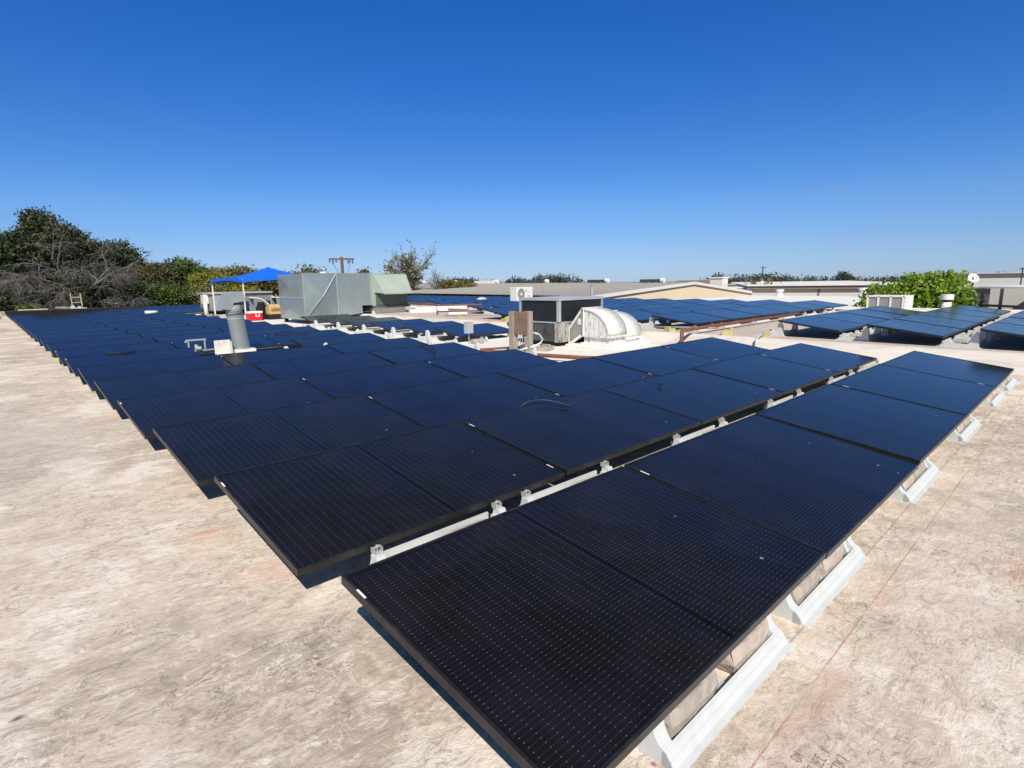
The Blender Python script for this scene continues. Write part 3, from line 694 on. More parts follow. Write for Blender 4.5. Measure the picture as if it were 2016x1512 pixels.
# disconnect box on two posts
e = empty('disconnect_box', (7.05, 6.4, RZ), 'rusty brown electrical box mounted between two weathered posts', 'electrical box'); O_ = Vector(e.location)
m = MB(); m.box(6.99-O_.x, 7.11-O_.x, 6.36-O_.y, 6.48-O_.y, 0, .49-O_.z); m.build('post', 'weathered_wood', e)
m = MB(); m.box(7.17-O_.x, 7.29-O_.x, 6.09-O_.y, 6.21-O_.y, 0, .49-O_.z); m.build('post', 'weathered_wood', e)
q = Matrix.Translation(Vector((7.04, 6.37, .02))-O_) @ Matrix.Rotation(-1.0, 4, 'Z')
m = MB(); m.box(0, .27, -.03, .12, 0, .46, 0, q); m.build('enclosure', 'rusty_brown', e, bevel=.006)
m = MB()
for i in range(4):
    x = 7.09+i*.025; m.tube([Vector((x,6.33-i*.045,.02))-O_, Vector((x+.01,6.33-i*.04,-.15))-O_, Vector((x+.06+.02*i,6.36-i*.02,RZ+.03))-O_], .009, 8)
m.build('conduit', 'grey_metal', e, smooth=True)
P = [(7.28,6.1,.06),(7.40,6.02,.02),(7.46,5.98,-.08),(7.42,6.0,-.16),(7.28,6.06,-.22),(7.12,6.2,-.27),(7.02,6.3,-.30)]
m = MB(); m.tube([Vector(p)-O_ for p in P], .02, 10); m.build('hose', 'duct_trim', e, smooth=True)
o = MB().box(0,.36,0,.24,0,.09).tube([(.05,.1,.09),(.2,.2,.12),(.33,.08,.1)], .015, 6).build('junction_block', 'concrete', loc=(7.45,5.85,RZ), rz=.3); tag(o, 'low concrete block with a cable beside the post base', 'concrete block')
# grey meter box behind the post
o = MB().box(0,.18,0,.12,0,.26).build('meter_box', 'grey_frame', loc=(7.3,8.2,RZ+.25)); tag(o, 'small grey meter box left of the brown electrical box', 'electrical box')
MB().tube([(.09,.06,-.25),(.09,.06,0)], .015, 6).build('conduit', 'grey_metal', o)
# mini split on the far side
e = empty('mini_split', (9.86, 9.0, RZ), 'white mini split outdoor unit standing behind the dark condenser', 'air conditioner')
m = MB(); m.box(-.30,.30,-.12,.14,.90,1.26); m.build('housing', 'cooler_white', e, bevel=.01)
m = MB()
for k in range(20): pass
m.add([(-.14+.125*math.cos(2*PI*k/24), -.124, 1.08+.15*math.sin(2*PI*k/24)) for k in range(24)], [tuple(range(24))]); m.build('fan_grille', 'grey_metal', e)
m = MB(); m.add([(-.14+.04*math.cos(2*PI*k/16), -.128, 1.08+.045*math.sin(2*PI*k/16)) for k in range(16)], [tuple(range(16))]); m.build('fan_hub', 'label_white', e)
m = MB(); m.box(.10,.20,-.125,-.121,1.02,1.035); m.box(.12,.16,-.125,-.121,1.14,1.15); m.box(.02,.05,-.125,-.121,1.13,1.2); m.build('marking', 'grey_metal', e)
m = MB(); m.box(-.25,.25,-.1,.1,0,.06); 
for x in (.0,.24): m.box(x-.02,x+.02,-.1,-.05,.06,.90); m.box(x-.02,x+.02,.06,.11,.06,.90)
m.build('stand', 'grey_frame', e)
o = MB().tube([(0,0,0),(0,0,1.0)], .055, 12).tube([(0,0,1.0),(0,0,1.03)], .075, 12).build('vent_pipe', 'grey_frame', loc=(14.0,9.9,RZ2), smooth=False); tag(o, 'thin grey vent pipe among the back panels', 'vent pipe')
# rusty gas pipes
def pipe_run(pts, r, label, mat='rust_pipe', foots=(), fmat='yellow_block', zg=RZ):
    o = MB().tube(pts, r, 10).build('gas_pipe', mat, smooth=True); tag(o, label, 'pipe', 'pipes crossing the roof')
    for i, (x, y, z) in enumerate(foots):
        b = MB().box(-.11,.11,-.07,.07,0,z-r-zg).box(-.11,-.06,-.07,.07,z-r-zg,z+r*.6-zg).box(.06,.11,-.07,.07,z-r-zg,z+r*.6-zg).build('pipe_support', fmat, loc=(x,y,zg), rz=random.uniform(-.3,.3))
        tag(b, 'yellow support, %s under the %s' % (ORD[i], label), 'pipe support', 'yellow pipe supports')
pipe_run([(6.0,8.2,-.24),(6.15,7.0,-.24),(6.3,6.0,-.24),(6.45,5.2,-.24),(6.7,4.3,-.24),(7.2,3.4,-.24),(7.5,2.2,-.24)], .035, 'rusty brown gas pipe curving in front of the electrical box posts')
pipe_run([(5.9,7.6,-.28),(6.6,6.9,-.28),(7.4,6.6,-.28),(8.1,7.0,-.28)], .022, 'thin dark pipe running under the single column toward the condenser')
pipe_run([(9.55,4.05,RZ),(9.55,4.05,.02),(9.6,4.06,.045),(12.2,4.15,.05),(16.4,4.25,.05)], .04, 'rusty pipe on an elbow leg beside the raised back array', foots=())
pipe_run([(10.5,13.3,.0),(13.1,11.0,.0)], .02, 'thin grey pipe along the raised roof edge', 'grey_metal', ((10.9,12.95,.0),(12.0,11.97,.0)), zg=RZ2)
pipe_run([(7.7,14.4,-.2),(9.2,13.2,-.2),(9.6,12.4,-.2)], .025, 'dark thin pipe on the lower roof right of the single column', 'rust_pipe')
pipe_run([(10.3,5.2,.02),(10.6,4.5,.02),(10.75,3.9,.02)], .02, 'short grey pipe before the raised back array', 'grey_metal', ((10.45,4.85,.02),), zg=RZ2)
pipe_run([(9.78,2.66,RZ+.02),(9.9,2.66,-.04),(10.15,2.68,.0),(10.5,2.78,.02),(11.0,2.85,.02)], .022, 'bent grey conduit climbing the roof joint', 'grey_frame', ((10.62,2.80,.02),), zg=RZ2)
for i, (x, y) in enumerate(((10.6,9.2),(10.75,8.4),(10.45,10.3),(10.5,3.55),(10.4,6.1))):
    o = MB().box(-.11,.11,-.07,.07,0,.10).box(-.11,-.05,-.07,.07,.10,.15).build('pipe_support', 'yellow_block', loc=(x,y,RZ2), rz=i*.7); tag(o, ['yellow wood block left of the brown box on the raised roof','yellow wood block nearest the brown box on the raised roof','yellow wood block farthest back on the raised roof','yellow wood block lying in the raised aisle','yellow wood block behind the white elbow ducts'][i], 'wood block', 'yellow wood blocks')
# white gutter box by the green cabinet
o = MB().box(-.9,1.0,-.12,.12,0,.22).box(-.9,-.7,-.2,.2,.22,.26).build('curb_box', 'white_paint', loc=(12.6,17.0,RZ2), rz=-.35); tag(o, 'low white curb box right of the green cabinet', 'curb')
e = empty('pipe_rack', (12.1, 14.6, RZ2), 'low dark pipe frame around a cream box at the back array corner', 'pipe frame')
MB().tube([(-.6,.5,0),(-.6,.5,.35),(.7,-.5,.35),(.7,-.5,0)], .03, 8).tube([(-.6,.5,.12),(.7,-.5,.12)], .025, 8).build('pipe', 'rust_pipe', e, smooth=True)
o = MB().box(-.35,.35,-.15,.15,0,.32).build('cream_box', 'white_paint', loc=(12.3,14.9,RZ2), rz=-.6); tag(o, 'cream box standing behind the low dark pipe frame', 'box')

# ------------------------------------------------------------------ left equipment, canopy, cooler
e = empty('air_handler', (8.9, 29.6, RZ), 'long flat grey air handler under the blue canopy', 'air handler')
MB().box(-1.1,1.9,-.5,1.2,.15,1.02).build('casing', 'grey_metal', e, bevel=.02)
MB().box(-1.2,2.0,-.6,1.3,1.02,1.10).build('lid', 'grey_frame', e)
MB().box(-.9,-.55,-.56,-.5,.2,.95).build('rib', 'duct_trim', e); MB().box(.2,.25,-.53,-.5,.2,.95).build('rib', 'duct_trim', e)
MB().box(-1.0,1.8,-.4,1.1,0,.15).build('base', 'black_rubber', e)
MB().box(-1.36,-1.12,-.4,.0,.55,1.0).build('control_box', 'white_paint', e)
def rnd_duct(x, y, label):
    e = empty('curved_duct', (x, y, RZ), label, 'duct', 'galvanised curved ducts under the canopy')
    K = 12; R = .75; W = .6
    m = MB()
    arc = [(R*math.sin(PI/2*k/K), .12+R*math.cos(PI/2*k/K)) for k in range(K+1)]
    for k in range(K):
        a, b = arc[k], arc[k+1]; m.add([(a[0],0,a[1]),(b[0],0,b[1]),(b[0],W,b[1]),(a[0],W,a[1])], [(0,1,2,3)])
    m.add([(p[0],0,p[1]) for p in arc]+[(0,0,.12)], [tuple(range(K+2))]); m.add([(p[0],W,p[1]) for p in arc]+[(0,W,.12)], [tuple(range(K+2))[::-1]])
    m.box(0,R,0,W,0,.12); m.build('body', 'galvanised', e)
    m = MB(); 
    for yy in (0, W-.05):
        for k in range(K):
            a, b = arc[k], arc[k+1]; s = 1.06; m.add([(a[0],yy-.02,a[1]),(b[0],yy-.02,b[1]),(b[0]*s,yy-.02,.12+(b[1]-.12)*s),(a[0]*s,yy-.02,.12+(a[1]-.12)*s),(a[0]*s,yy+.05,.12+(a[1]-.12)*s),(b[0]*s,yy+.05,.12+(b[1]-.12)*s)], [(0,1,2,3),(3,2,5,4)])
    m.build('rim', 'white_paint', e)
rnd_duct(8.0, 23.6, 'grey curved duct with white rims behind the red cooler')
rnd_duct(8.9, 23.4, 'grey curved duct with white rims nearest the silver duct box')
cn = empty('canopy_tent', (9.65, 26.0, RZ), 'bright blue pop-up canopy on white poles', 'canopy')
O_ = Vector(cn.location)
hx, hy = 2.0, 2.2; zt, ze = 2.28, 1.68
m = MB(); G = 10
def cz(u, v):
    r = max(abs(u), abs(v)); q = 1-r; sag = .16*math.sin(PI*r)*(1-.25)
    edge = .10*(1-min(abs(u), abs(v))**2)*r**6*1.0
    return ze+(zt-ze)*(q**1.15)-sag*.5+edge
for i in range(2*G+1):
    for j in range(2*G+1):
        u, v = i/G-1, j/G-1; m.v.append((u*hx, v*hy, cz(u, v)))
for i in range(2*G):
    for j in range(2*G):
        a = i*(2*G+1)+j; m.f.append((a, a+2*G+1, a+2*G+2, a+1)); m.mi.append(0)
# valance
for (fix, sgn) in (('x',-1),('x',1),('y',-1),('y',1)):
    for k in range(2*G):
        a, b = k/G-1, (k+1)/G-1
        def P_(t, d): 
            u, v = (sgn, t) if fix == 'x' else (t, sgn); return (u*hx*(1+.004*d), v*hy*(1+.004*d), cz(u, v)-.14*d)
        m.add([P_(a,0), P_(b,0), P_(b,1), P_(a,1)], [(0,1,2,3)])
m.build('fabric_roof', 'blue_fabric', cn, smooth=False)
for (sx_, sy_) in ((-1,1),(-1,-1),(1,1),(1,-1)):
    MB().bar((sx_*hx*.97, sy_*hy*.97, 0), (sx_*hx*.97, sy_*hy*.97, ze+.02), .05).box(sx_*hx*.97-.04, sx_*hx*.97+.04, sy_*hy*.97-.04, sy_*hy*.97+.04, 1.0, 1.08).build('leg', 'pole_white', cn)
e = empty('cooler', (7.45, 22.15, RZ), 'red cooler box with white lid beside a canopy pole', 'cooler')
MB().box(-.27,.27,-.18,.18,.02,.30).build('body', 'cooler_red', e, bevel=.02)
MB().box(-.29,.29,-.20,.20,.30,.38).build('lid', 'cooler_white', e, bevel=.015)
MB().box(-.0,.16,-.205,-.18,.16,.19).box(-.0,.03,-.205,-.18,.19,.28).box(.13,.16,-.205,-.18,.19,.28).build('handle', 'cooler_white', e)
e = empty('cardboard_box', (8.35, 22.3, RZ), 'open tan cardboard box resting on a black case', 'box')
MB().box(-.28,.28,-.2,.2,.22,.52).build('body', 'cardboard', e)
MB().box(-.2,.2,-.21,-.2,.34,.46).build('open_face', 'cardboard_dark', e)
MB().add([(-.28,-.2,.52),(.28,-.2,.52),(.2,.1,.62),(-.2,.1,.62)], [(0,1,2,3)]).build('flap', 'cardboard', e)
o = MB().box(-.34,.34,-.24,.24,0,.2).box(-.3,.3,-.25,-.24,.06,.08).build('tool_case', 'black_rubber', loc=(8.35,22.3,RZ), bevel=.02); tag(o, 'flat black tool case under the cardboard box', 'case')
m = MB(); rr = random.Random(5); pts = []
K = 10
for i in range(K+1):
    for j in range(12):
        a = 2*PI*j/12; z = .72*i/K; r = .26*(1-.55*(i/K)**2)*(1+rr.uniform(-.18,.18)); m.v.append((r*math.cos(a)*1.1, r*math.sin(a)*.7, z))
for i in range(K):
    for j in range(12): a = i*12+j; b = i*12+(j+1) % 12; m.f.append((a,b,b+12,a+12)); m.mi.append(0)
m.f.append(tuple(K*12+j for j in range(12))); m.mi.append(0)
o = m.build('draped_tarp', 'black_fabric', loc=(7.98,22.7,RZ), smooth=True); tag(o, 'crumpled black tarp heap between the red cooler and cardboard box', 'tarp')
o = MB().tube([(0,0,0),(0,0,.62)], .09, 14).build('vent_pipe', 'white_paint', loc=(7.45,28.6,RZ), smooth=True); tag(o, 'short thick white vent pipe left of the canopy', 'vent pipe')
rr = random.Random(8)
for i in range(7):
    o = MB().box(-.35,.35,-.14,.14,0,.05+.04*(i % 3)).box(-.1,.1,-.1,.1,.05,.14).build('loose_tray', 'white_plastic' if i % 3 else 'grey_board', loc=(6.5+rr.uniform(-.5,.7), 25.2+i*.55, RZ), rz=rr.uniform(0,3)); tag(o, '%s loose white tray part left of the canopy, counted from the front' % ORD[i], 'loose part', 'loose tray parts by the canopy')
o = MB().tube([(-.22,0,.07),(.22,0,.07)], .07, 12).build('plastic_roll', 'cooler_white', loc=(4.4,24.9,.0), smooth=True); tag(o, 'white plastic roll lying on the far panels', 'roll')
o = MB().box(-.2,.2,-.14,.14,0,.07).box(-.12,.12,-.08,.08,.07,.10).build('white_package', 'cooler_white', loc=(17.2,19.2,H2), rz=.3); tag(o, 'small white package left on the back array panels', 'package')

# ladder and planks at the far edge
e = empty('ladder', (3.66, 39.35, RZ), 'wooden ladder top poking above the far roof edge', 'ladder')
for x in (-.24, .22): MB().bar((x,.25,-.7),(x-.06,0,1.12),.05,.035).build('rail', 'wood_ladder', e)
for k, z in enumerate((.30,.60,.90)): MB().bar((-.24-.033*z,.16-.138*z,z),(.22-.033*z,.16-.138*z,z),.045,.035).build('rung', 'wood_ladder', e)
o = MB().box(-.64,.64,-.06,.06,0,.06).build('plank', 'wood_ladder', loc=(1.6,39.12,RZ+.252), rz=.05); tag(o, 'long pale plank on the far left roof edge', 'plank')
o = MB().box(-.8,.8,-.16,.16,0,.05).box(-.7,.65,-.12,.12,.05,.09).build('board_stack', 'grey_board', loc=(2.8,37.3,.01), rz=-1.35); tag(o, 'grey board stack lying on panels before the ladder', 'boards')
o = MB().box(-.35,.35,-.1,.1,0,.04).box(-.32,-.16,-.05,.05,.04,.16).box(-.02,.10,-.05,.05,.04,.12).build('loose_tray', 'white_plastic', loc=(3.3,36.2,.01), rz=.1); tag(o, 'white tray part lying beside the grey board stack', 'loose part')
o = MB().box(-1.8,.5,-.15,.15,0,.20).build('plank', 'wood_ladder', loc=(-.3,37.5,RZ), rz=.08); tag(o, 'thick cream timber left of the last panel rows', 'plank')
o = MB().box(-1.6,.3,-.2,.2,0,.12).build('plank', 'rusty_brown', loc=(-.2,34.8,RZ), rz=.05); tag(o, 'dark brown timber left of the last panel rows', 'plank')

# printed marks on the membrane near the chalk line
m = MB(); rr = random.Random(4)
glyph = {'E': [((0,0),(0,2)),((0,2),(1,2)),((0,1),(.8,1)),((0,0),(1,0))], 'C': [((1,2),(0,2)),((0,2),(0,0)),((0,0),(1,0))], 'J': [((1,2),(1,0)),((1,0),(0,.3))],
         '7': [((0,2),(1,2)),((1,2),(.4,0))], 'O': [((0,0),(0,2)),((0,2),(1,2)),((1,2),(1,0)),((1,0),(0,0))], 'I': [((.5,0),(.5,2))], 'K': [((0,0),(0,2)),((0,1),(1,2)),((0,1),(1,0))], 'M': [((0,0),(0,2)),((0,2),(.5,1)),((.5,1),(1,2)),((1,2),(1,0))], '.': [((.4,0),(.6,0))]}
def word(txt, x, y, s, ang):
    ca, sa = math.cos(ang), math.sin(ang)
    for i, ch in enumerate(txt):
        for a, b in glyph.get(ch, []):
            P1, P2 = [(x+((p[0]*.5+i*.85)*s)*ca-(p[1]*.6*s)*sa, y+((p[0]*.5+i*.85)*s)*sa+(p[1]*.6*s)*ca, RZ+.0022) for p in (a, b)]
            m.bar(P1, P2, .0022, .001)
word('K5.OM', .66, -1.405, .022, .0); word('I7JEC.K', .69, -1.455, .024, .0); word('COK7', .76, -1.50, .022, 0)
o = m.build('printed_marks', 'ink'); tag(o, 'faint printed letters on the roof membrane beside the red chalk line', 'lettering')

# ------------------------------------------------------------------ vegetation
GT = 'trees behind the far roof edge'
def leaf_cloud(lobes, n, size, seed, elong=1.6, shell=.55, droop=0):
    rng = np.random.default_rng(seed); L = np.array(lobes, float)
    vol = L[:, 3]*L[:, 4]*L[:, 5]; pr = vol**.8; pr /= pr.sum()
    k = rng.choice(len(L), n, p=pr)
    d = rng.normal(size=(n, 3)); d /= np.linalg.norm(d, axis=1)[:, None]
    r = shell+(1-shell)*rng.random(n)**.7; r *= 1+np.clip(rng.normal(0, .06, n), -.15, .09)
    inner = rng.random(n) < .22; r[inner] *= rng.random(inner.sum())
    # clumping: pull leaves toward nearby sprig centres
    c = L[k, :3]+d*r[:, None]*L[k, 3:6]
    ns = max(20, n//14); sp = c[rng.choice(n, ns)]
    ci = rng.integers(0, ns, n)
    cl = sp[ci]+np.clip(rng.normal(0, size*1.7, (n, 3)), -size*3.2, size*3.2)
    pick = rng.random(n) < .8; c[pick] = cl[pick]
    a = rng.normal(size=(n, 3)); a[:, 2] -= droop; a /= np.linalg.norm(a, axis=1)[:, None]
    b = np.cross(a, rng.normal(size=(n, 3))); b /= np.linalg.norm(b, axis=1)[:, None]
    s = size*(.45+1.1*rng.random(n))[:, None]
    v = np.stack([c-a*s*elong*.5, c+b*s*.5, c+a*s*elong*.5, c-b*s*.5], 1).reshape(-1, 3)
    return v
def cloud_mesh(name, v, mat):
    n = len(v)//4; me = bpy.data.meshes.new(name); me.vertices.add(len(v)); me.vertices.foreach_set('co', v.astype(np.float32).ravel())
    me.loops.add(4*n); me.loops.foreach_set('vertex_index', np.arange(4*n, dtype=np.int32)); me.polygons.add(n)
    me.polygons.foreach_set('loop_start', np.arange(0, 4*n, 4, dtype=np.int32)); me.polygons.foreach_set('loop_total', np.full(n, 4, dtype=np.int32))
    me.update(calc_edges=True); me.materials.append(MATS[mat]); return me
def branches(base, top_z, spread, seed, r0=.16, levels=4, nchild=4, droop=0., twist=.5, n0=3):
    rr = random.Random(seed); m = MB(); tips = []
    def grow(p, d, L, r, lev):
        pts = [p]; q = p.copy(); dd = d.copy(); K = 4
        for k in range(K):
            dd = (dd+Vector((rr.uniform(-1,1),rr.uniform(-1,1),rr.uniform(-1,1)))*.16*twist+Vector((0,0,-droop*(levels-lev+1)*.10))).normalized(); q = q+dd*L/K; pts.append(q.copy())
        m.tube(pts, [r*(1-.5*i/K) for i in range(K+1)], 5 if lev > 1 else 3, cap=False)
        if lev == 0: tips.append(q); return
        for i in range(nchild):
            t = .35+.65*i/(nchild-1 or 1); idx = min(K, max(1, round(t*K)))
            nd = (dd+Vector((rr.uniform(-1,1),rr.uniform(-1,1),rr.uniform(-.5,.9)))*spread).normalized()
            grow(pts[idx], nd, L*rr.uniform(.5,.72), r*.56, lev-1)
    H = top_z
    for i in range(n0):
        d = Vector((rr.uniform(-.5,.5)*spread, rr.uniform(-.5,.5)*spread, 1)).normalized()
        grow(Vector(base), d, H*.42, r0, levels)
    return m, tips
def tree(name, base, lobes, n, size, mat, seed, label, cat='tree', group=None, trunk_r=.2, barkmat='bark', branch=True, elong=1.6, cname='crown'):
    if group in (GT, 'bushes along the far roof edge') and base[1] > 49:
        k = .84; n = int(n*1.5); size *= .84; base = ((base[0]+.87)*k-.87, (base[1]+1.87)*k-1.87, base[2]); size *= k
        lobes = [((l[0]+.87)*k-.87, (l[1]+1.87)*k-1.87, (l[2]-1.08)*k+1.08, l[3]*k, l[4]*k, l[5]*k) for l in lobes]
    e = empty(name, base, label, cat, group); B = np.array(base)
    L = [(l[0]-B[0], l[1]-B[1], l[2]-B[2], l[3], l[4], l[5]) for l in lobes]
    link_mesh(cname, cloud_mesh(cname, leaf_cloud(L, n, size, seed, elong), mat), e)
    m = MB(); rr = random.Random(seed); top = max(L, key=lambda l: l[2])
    m.tube([(0,0,0),(top[0]*.2+rr.uniform(-.2,.2), top[1]*.2, top[2]*.4),(top[0]*.6, top[1]*.6, top[2]*.8)], [trunk_r, trunk_r*.7, trunk_r*.3], 8)
    if branch:
        for l in L:
            m.tube([(top[0]*.1, top[1]*.1, l[2]*.35),(l[0]*.5, l[1]*.5, l[2]*.7),(l[0], l[1], l[2]+l[5]*.3)], [trunk_r*.5, trunk_r*.3, trunk_r*.1], 6)
    m.build('trunk', barkmat, e)
    return e
tree('evergreen_tree', (-1.5,52.5,-5.5), [(-1.6,53.5,2.6,2.6,2.2,2.5),(.4,53,3.0,2.0,2.0,2.1),(-3.5,53,1.6,2.6,2.2,2.4)], 15000, .17, 'leaf_darkgreen', 1, 'dark green tree at the left edge of the picture', group=GT)
tree('oak_tree', (4.6,55,-5.5), [(4.2,54.5,4.6,2.1,2.0,1.7),(3.6,54.5,6.0,1.1,1.3,1.0),(5.6,55,3.9,1.9,1.8,1.7),(2.3,54.5,3.6,1.8,1.8,1.9),(7.0,55,3.3,1.6,1.6,1.4),(5,55,1.5,4.2,2,2.2)], 30000, .15, 'leaf_dark', 2, 'tall dark oak tree, highest of the left trees', group=GT)
tree('oak_tree', (9.2,57.5,-5.5), [(8.9,57.2,2.9,1.9,1.9,2.0),(9.9,57.5,1.9,1.5,1.6,1.8),(7.8,57,3.6,1.0,1.2,1.1),(9.3,57,.5,2.3,1.8,1.8)], 15000, .15, 'leaf_dark', 3, 'dark oak tree just right of the grey dead branches', group=GT)
tree('autumn_tree', (11.2,55.5,-5.5), [(10.6,55,1.5,1.8,1.6,1.5),(11.6,55,2.0,1.1,1.2,1.1),(11,55,-.2,2.2,1.6,1.4)], 10000, .14, 'leaf_brown', 4, 'brown-tinged tree between the dark oak and the green tree', group=GT)
tree('green_tree', (13.8,57,-5.5), [(13.3,56.5,2.2,1.7,1.5,1.3),(14.6,57,1.9,1.4,1.3,1.2),(13.5,56.5,.3,2.4,1.6,1.7)], 11000, .15, 'leaf_green', 5, 'mid green tree left of the blue canopy', group=GT)
tree('yellow_tree', (15.2,54,-5.5), [(14.4,53.5,1.2,1.5,1.3,1.1),(15.9,54,1.2,1.4,1.3,1.1),(15,53.5,-.2,2.4,1.4,1.3)], 9000, .13, 'leaf_yellow', 6, 'yellow-green tree right behind the canopy left corner', group=GT)
tree('olive_tree', (20.5,65,-5.5), [(19.0,65,1.5,2.2,1.8,1.5),(21.5,65,1.7,2.0,1.8,1.4),(24,66,1.3,2.4,1.8,1.3),(17.2,64,1.2,1.8,1.8,1.2)], 14000, .18, 'leaf_olive', 7, 'broad olive tree seen under the blue canopy', group=GT)
tree('yellow_tree', (28,66,-5.5), [(26.5,66,1.2,2.2,1.8,1.3),(29.5,66,1.0,2.4,1.8,1.2)], 8000, .18, 'leaf_yellow', 8, 'yellow-green tree hiding behind the silver duct box', group=GT)
rr = random.Random(11)
for i, (x, y, zt_, wd, mt, lab) in enumerate(((-2.5,50.6,1.2,2.4,'leaf_darkgreen','dark bush by the roof edge left of the pale plank'),(1.4,50.3,1.3,2.2,'leaf_dark','dark bush behind the pale plank'),(4.9,50.6,1.5,2.2,'leaf_dark','dark bush behind the ladder'),
    (8.0,51,1.3,1.9,'leaf_darkgreen','green bush right of the ladder'),(11.0,51.2,1.2,1.8,'leaf_green','green bush under the brown-tinged tree'),(13.8,51.2,1.0,1.8,'leaf_olive','olive bush left of the grey air handler'),(16.8,52,.9,2.0,'leaf_yellow','yellowish bush behind the grey air handler'))):
    tree('bush', (x, y, -5.5), [(x,y,zt_-1.0,wd,1.1,1.1),(x-.8,y,zt_-.6,wd*.5,.9,.8),(x+.9,y,zt_-.7,wd*.5,.9,.8),(x,y,zt_-2.2,wd,1.0,1.2)], 6500, .12, mt, 20+i, lab, 'bush', 'bushes along the far roof edge', .1)
o = MB(); tree('bush', (1.25,39.7,-1.2), [(1.25,39.5,-.02,.35,.2,.20)], 260, .09, 'leaf_green', 40, 'small green sprig over the pale plank at the far edge', 'bush', 'bushes along the far roof edge', .03)
# bare grey tree in front of the oak
e = empty('dead_tree', (3.98, 41.9, -4.44), 'bare grey dead tree with drooping tangled branches', 'tree', GT)
rr = random.Random(31); m = MB(); tw = MB()
def dgrow(p, d, L, r, lev, M_):
    K = 5; pts = [p]; q = p.copy(); dd = d.copy()
    for k in range(K):
        g = .10 if lev > 2 else (.22 if lev > 0 else .38)
        dd = (dd+Vector((rr.uniform(-1,1)*.22, rr.uniform(-1,1)*.14, rr.uniform(-.14,.14)-g*.55))).normalized(); q = q+dd*L/K; pts.append(q.copy())
    (M_ if lev > 1 else tw).tube(pts, [r*(1-.6*i/K) for i in range(K+1)], 5 if lev > 1 else 3, cap=False)
    if lev == 0: return
    nc = (5,5,4,5)[min(lev,3)] if lev < 4 else 6
    for i in range(nc):
        idx = min(K, 1+int(i*K/nc)); a = rr.uniform(-1,1)
        nd = (dd*.8+Vector((a*1.0, rr.uniform(-.6,.6), rr.uniform(-.35,.75)))).normalized()
        dgrow(pts[idx], nd, L*rr.uniform(.48,.72), max(.009, r*.48), lev-1, M_)
for (bx, ang, L, z0) in ((0,-.85,3.3,5.6),(0,.70,3.0,5.6),(0,-.55,2.8,6.2),(0,1.1,2.8,5.2),(.2,.6,2.6,6.0),(-.2,-1.25,2.9,5.2),(-.1,-.9,2.8,6.2)):
    dgrow(Vector((bx,0,z0)), Vector((math.sin(ang),-.1,math.cos(ang))).normalized(), L, .10, 4, m)
e.scale = (.84,.84,.84)
m.tube([(0,.1,-1.3),(.1,.05,3),(0,0,5.4),(.1,0,6.3)], [.3,.24,.17,.10], 10)
m.build('trunk', 'dead_bark', e); tw.build('twigs', 'dead_bark', e)
# thin, half-bare tree right of the green cabinet
def thin_tree(base, H, seed, label, leaf, nl, spread=.75, r0=.12, lev=4, n0=4, size=.2, wx=1.0, bark='bark'):
    e = empty('sparse_tree', base, label, 'tree', 'half-bare trees beyond the duct box')
    m, tips = branches((0,0,4.4), H, spread, seed, r0, lev, 4, 0, .8, n0); m.tube([(0,0,0),(.05,0,2.2),(0,0,4.5)], [r0*1.6,r0*1.3,r0*1.1], 8)
    m.build('trunk', bark, e)
    if leaf:
        rng = np.random.default_rng(seed); T = np.array([tuple(t) for t in tips]); n = nl
        c = T[rng.integers(0, len(T), n)]+rng.normal(0, .13, (n, 3)); a = rng.normal(size=(n,3)); a /= np.linalg.norm(a,axis=1)[:,None]; b = np.cross(a, rng.normal(size=(n,3))); b /= np.linalg.norm(b,axis=1)[:,None]
        s = size*(.6+.8*rng.random(n))[:,None]
        link_mesh('crown', cloud_mesh('crown', np.stack([c-a*s*.8, c+b*s*.5, c+a*s*.8, c-b*s*.5], 1).reshape(-1,3), leaf), e)
    return e
thin_tree((32.3,48.3,-5.5), 6.6, 12, 'half-bare tree with thin spreading limbs above the green cabinet', 'leaf_greygreen', 1500, .95, .15, 4, 6, .15)
thin_tree((34.6,46.6,-5.5), 4.6, 17, 'leafless thin tree right of the half-bare tree', None, 0, .7, .09, 4, 2, .15, bark='dead_bark')
tree('green_tree', (24.0,53.5,-5.5), [(23.8,53,1.7,1.3,1.2,1.0),(25.0,53,1.3,1.3,1.2,.8),(22.6,53,1.4,.9,1.0,.7)], 4500, .15, 'leaf_olive', 13, 'olive tree top showing over the silver duct box', group='treetops behind the duct box')
tree('green_tree', (28.6,50.5,-5.5), [(28.4,50.5,1.3,.7,.9,1.1)], 1500, .15, 'leaf_olive', 14, 'small treetop right of the utility pole', group='treetops behind the duct box')
tree('olive_tree', (35.8,46.0,-5.5), [(35.8,46,.6,1.2,1.0,.8),(37.4,45.2,.4,1.2,1.0,.7)], 3600, .12, 'leaf_olive', 15, 'low olive tree over the long grey roof', group='treetops behind the duct box')
far = [((80.9,99.2),1.9,5.0,'far treetop above the long grey roof, leftmost of four'),((87,97),1.0,4.5,'far low treetop above the long grey roof, second of four'),((83.5,84.5),1.6,4.0,'far treetop above the long grey roof, third of four'),((89,79),2.2,7.0,'far broad treetop above the long grey roof, rightmost of four')]
for i, ((x,y),zt_,wd,lab) in enumerate(far):
    tree('far_tree', (x,y,-5.5), [(x-wd*.3,y+wd*.2,zt_-1.9,wd*.55,wd*.5,2.1),(x+wd*.3,y-wd*.3,zt_-2.2,wd*.5,wd*.5,2.0),(x,y,zt_-1.6,wd*.4,wd*.4,1.7)], 7000, .2, 'leaf_far', 50+i, lab, group='far treetops over the grey roof')
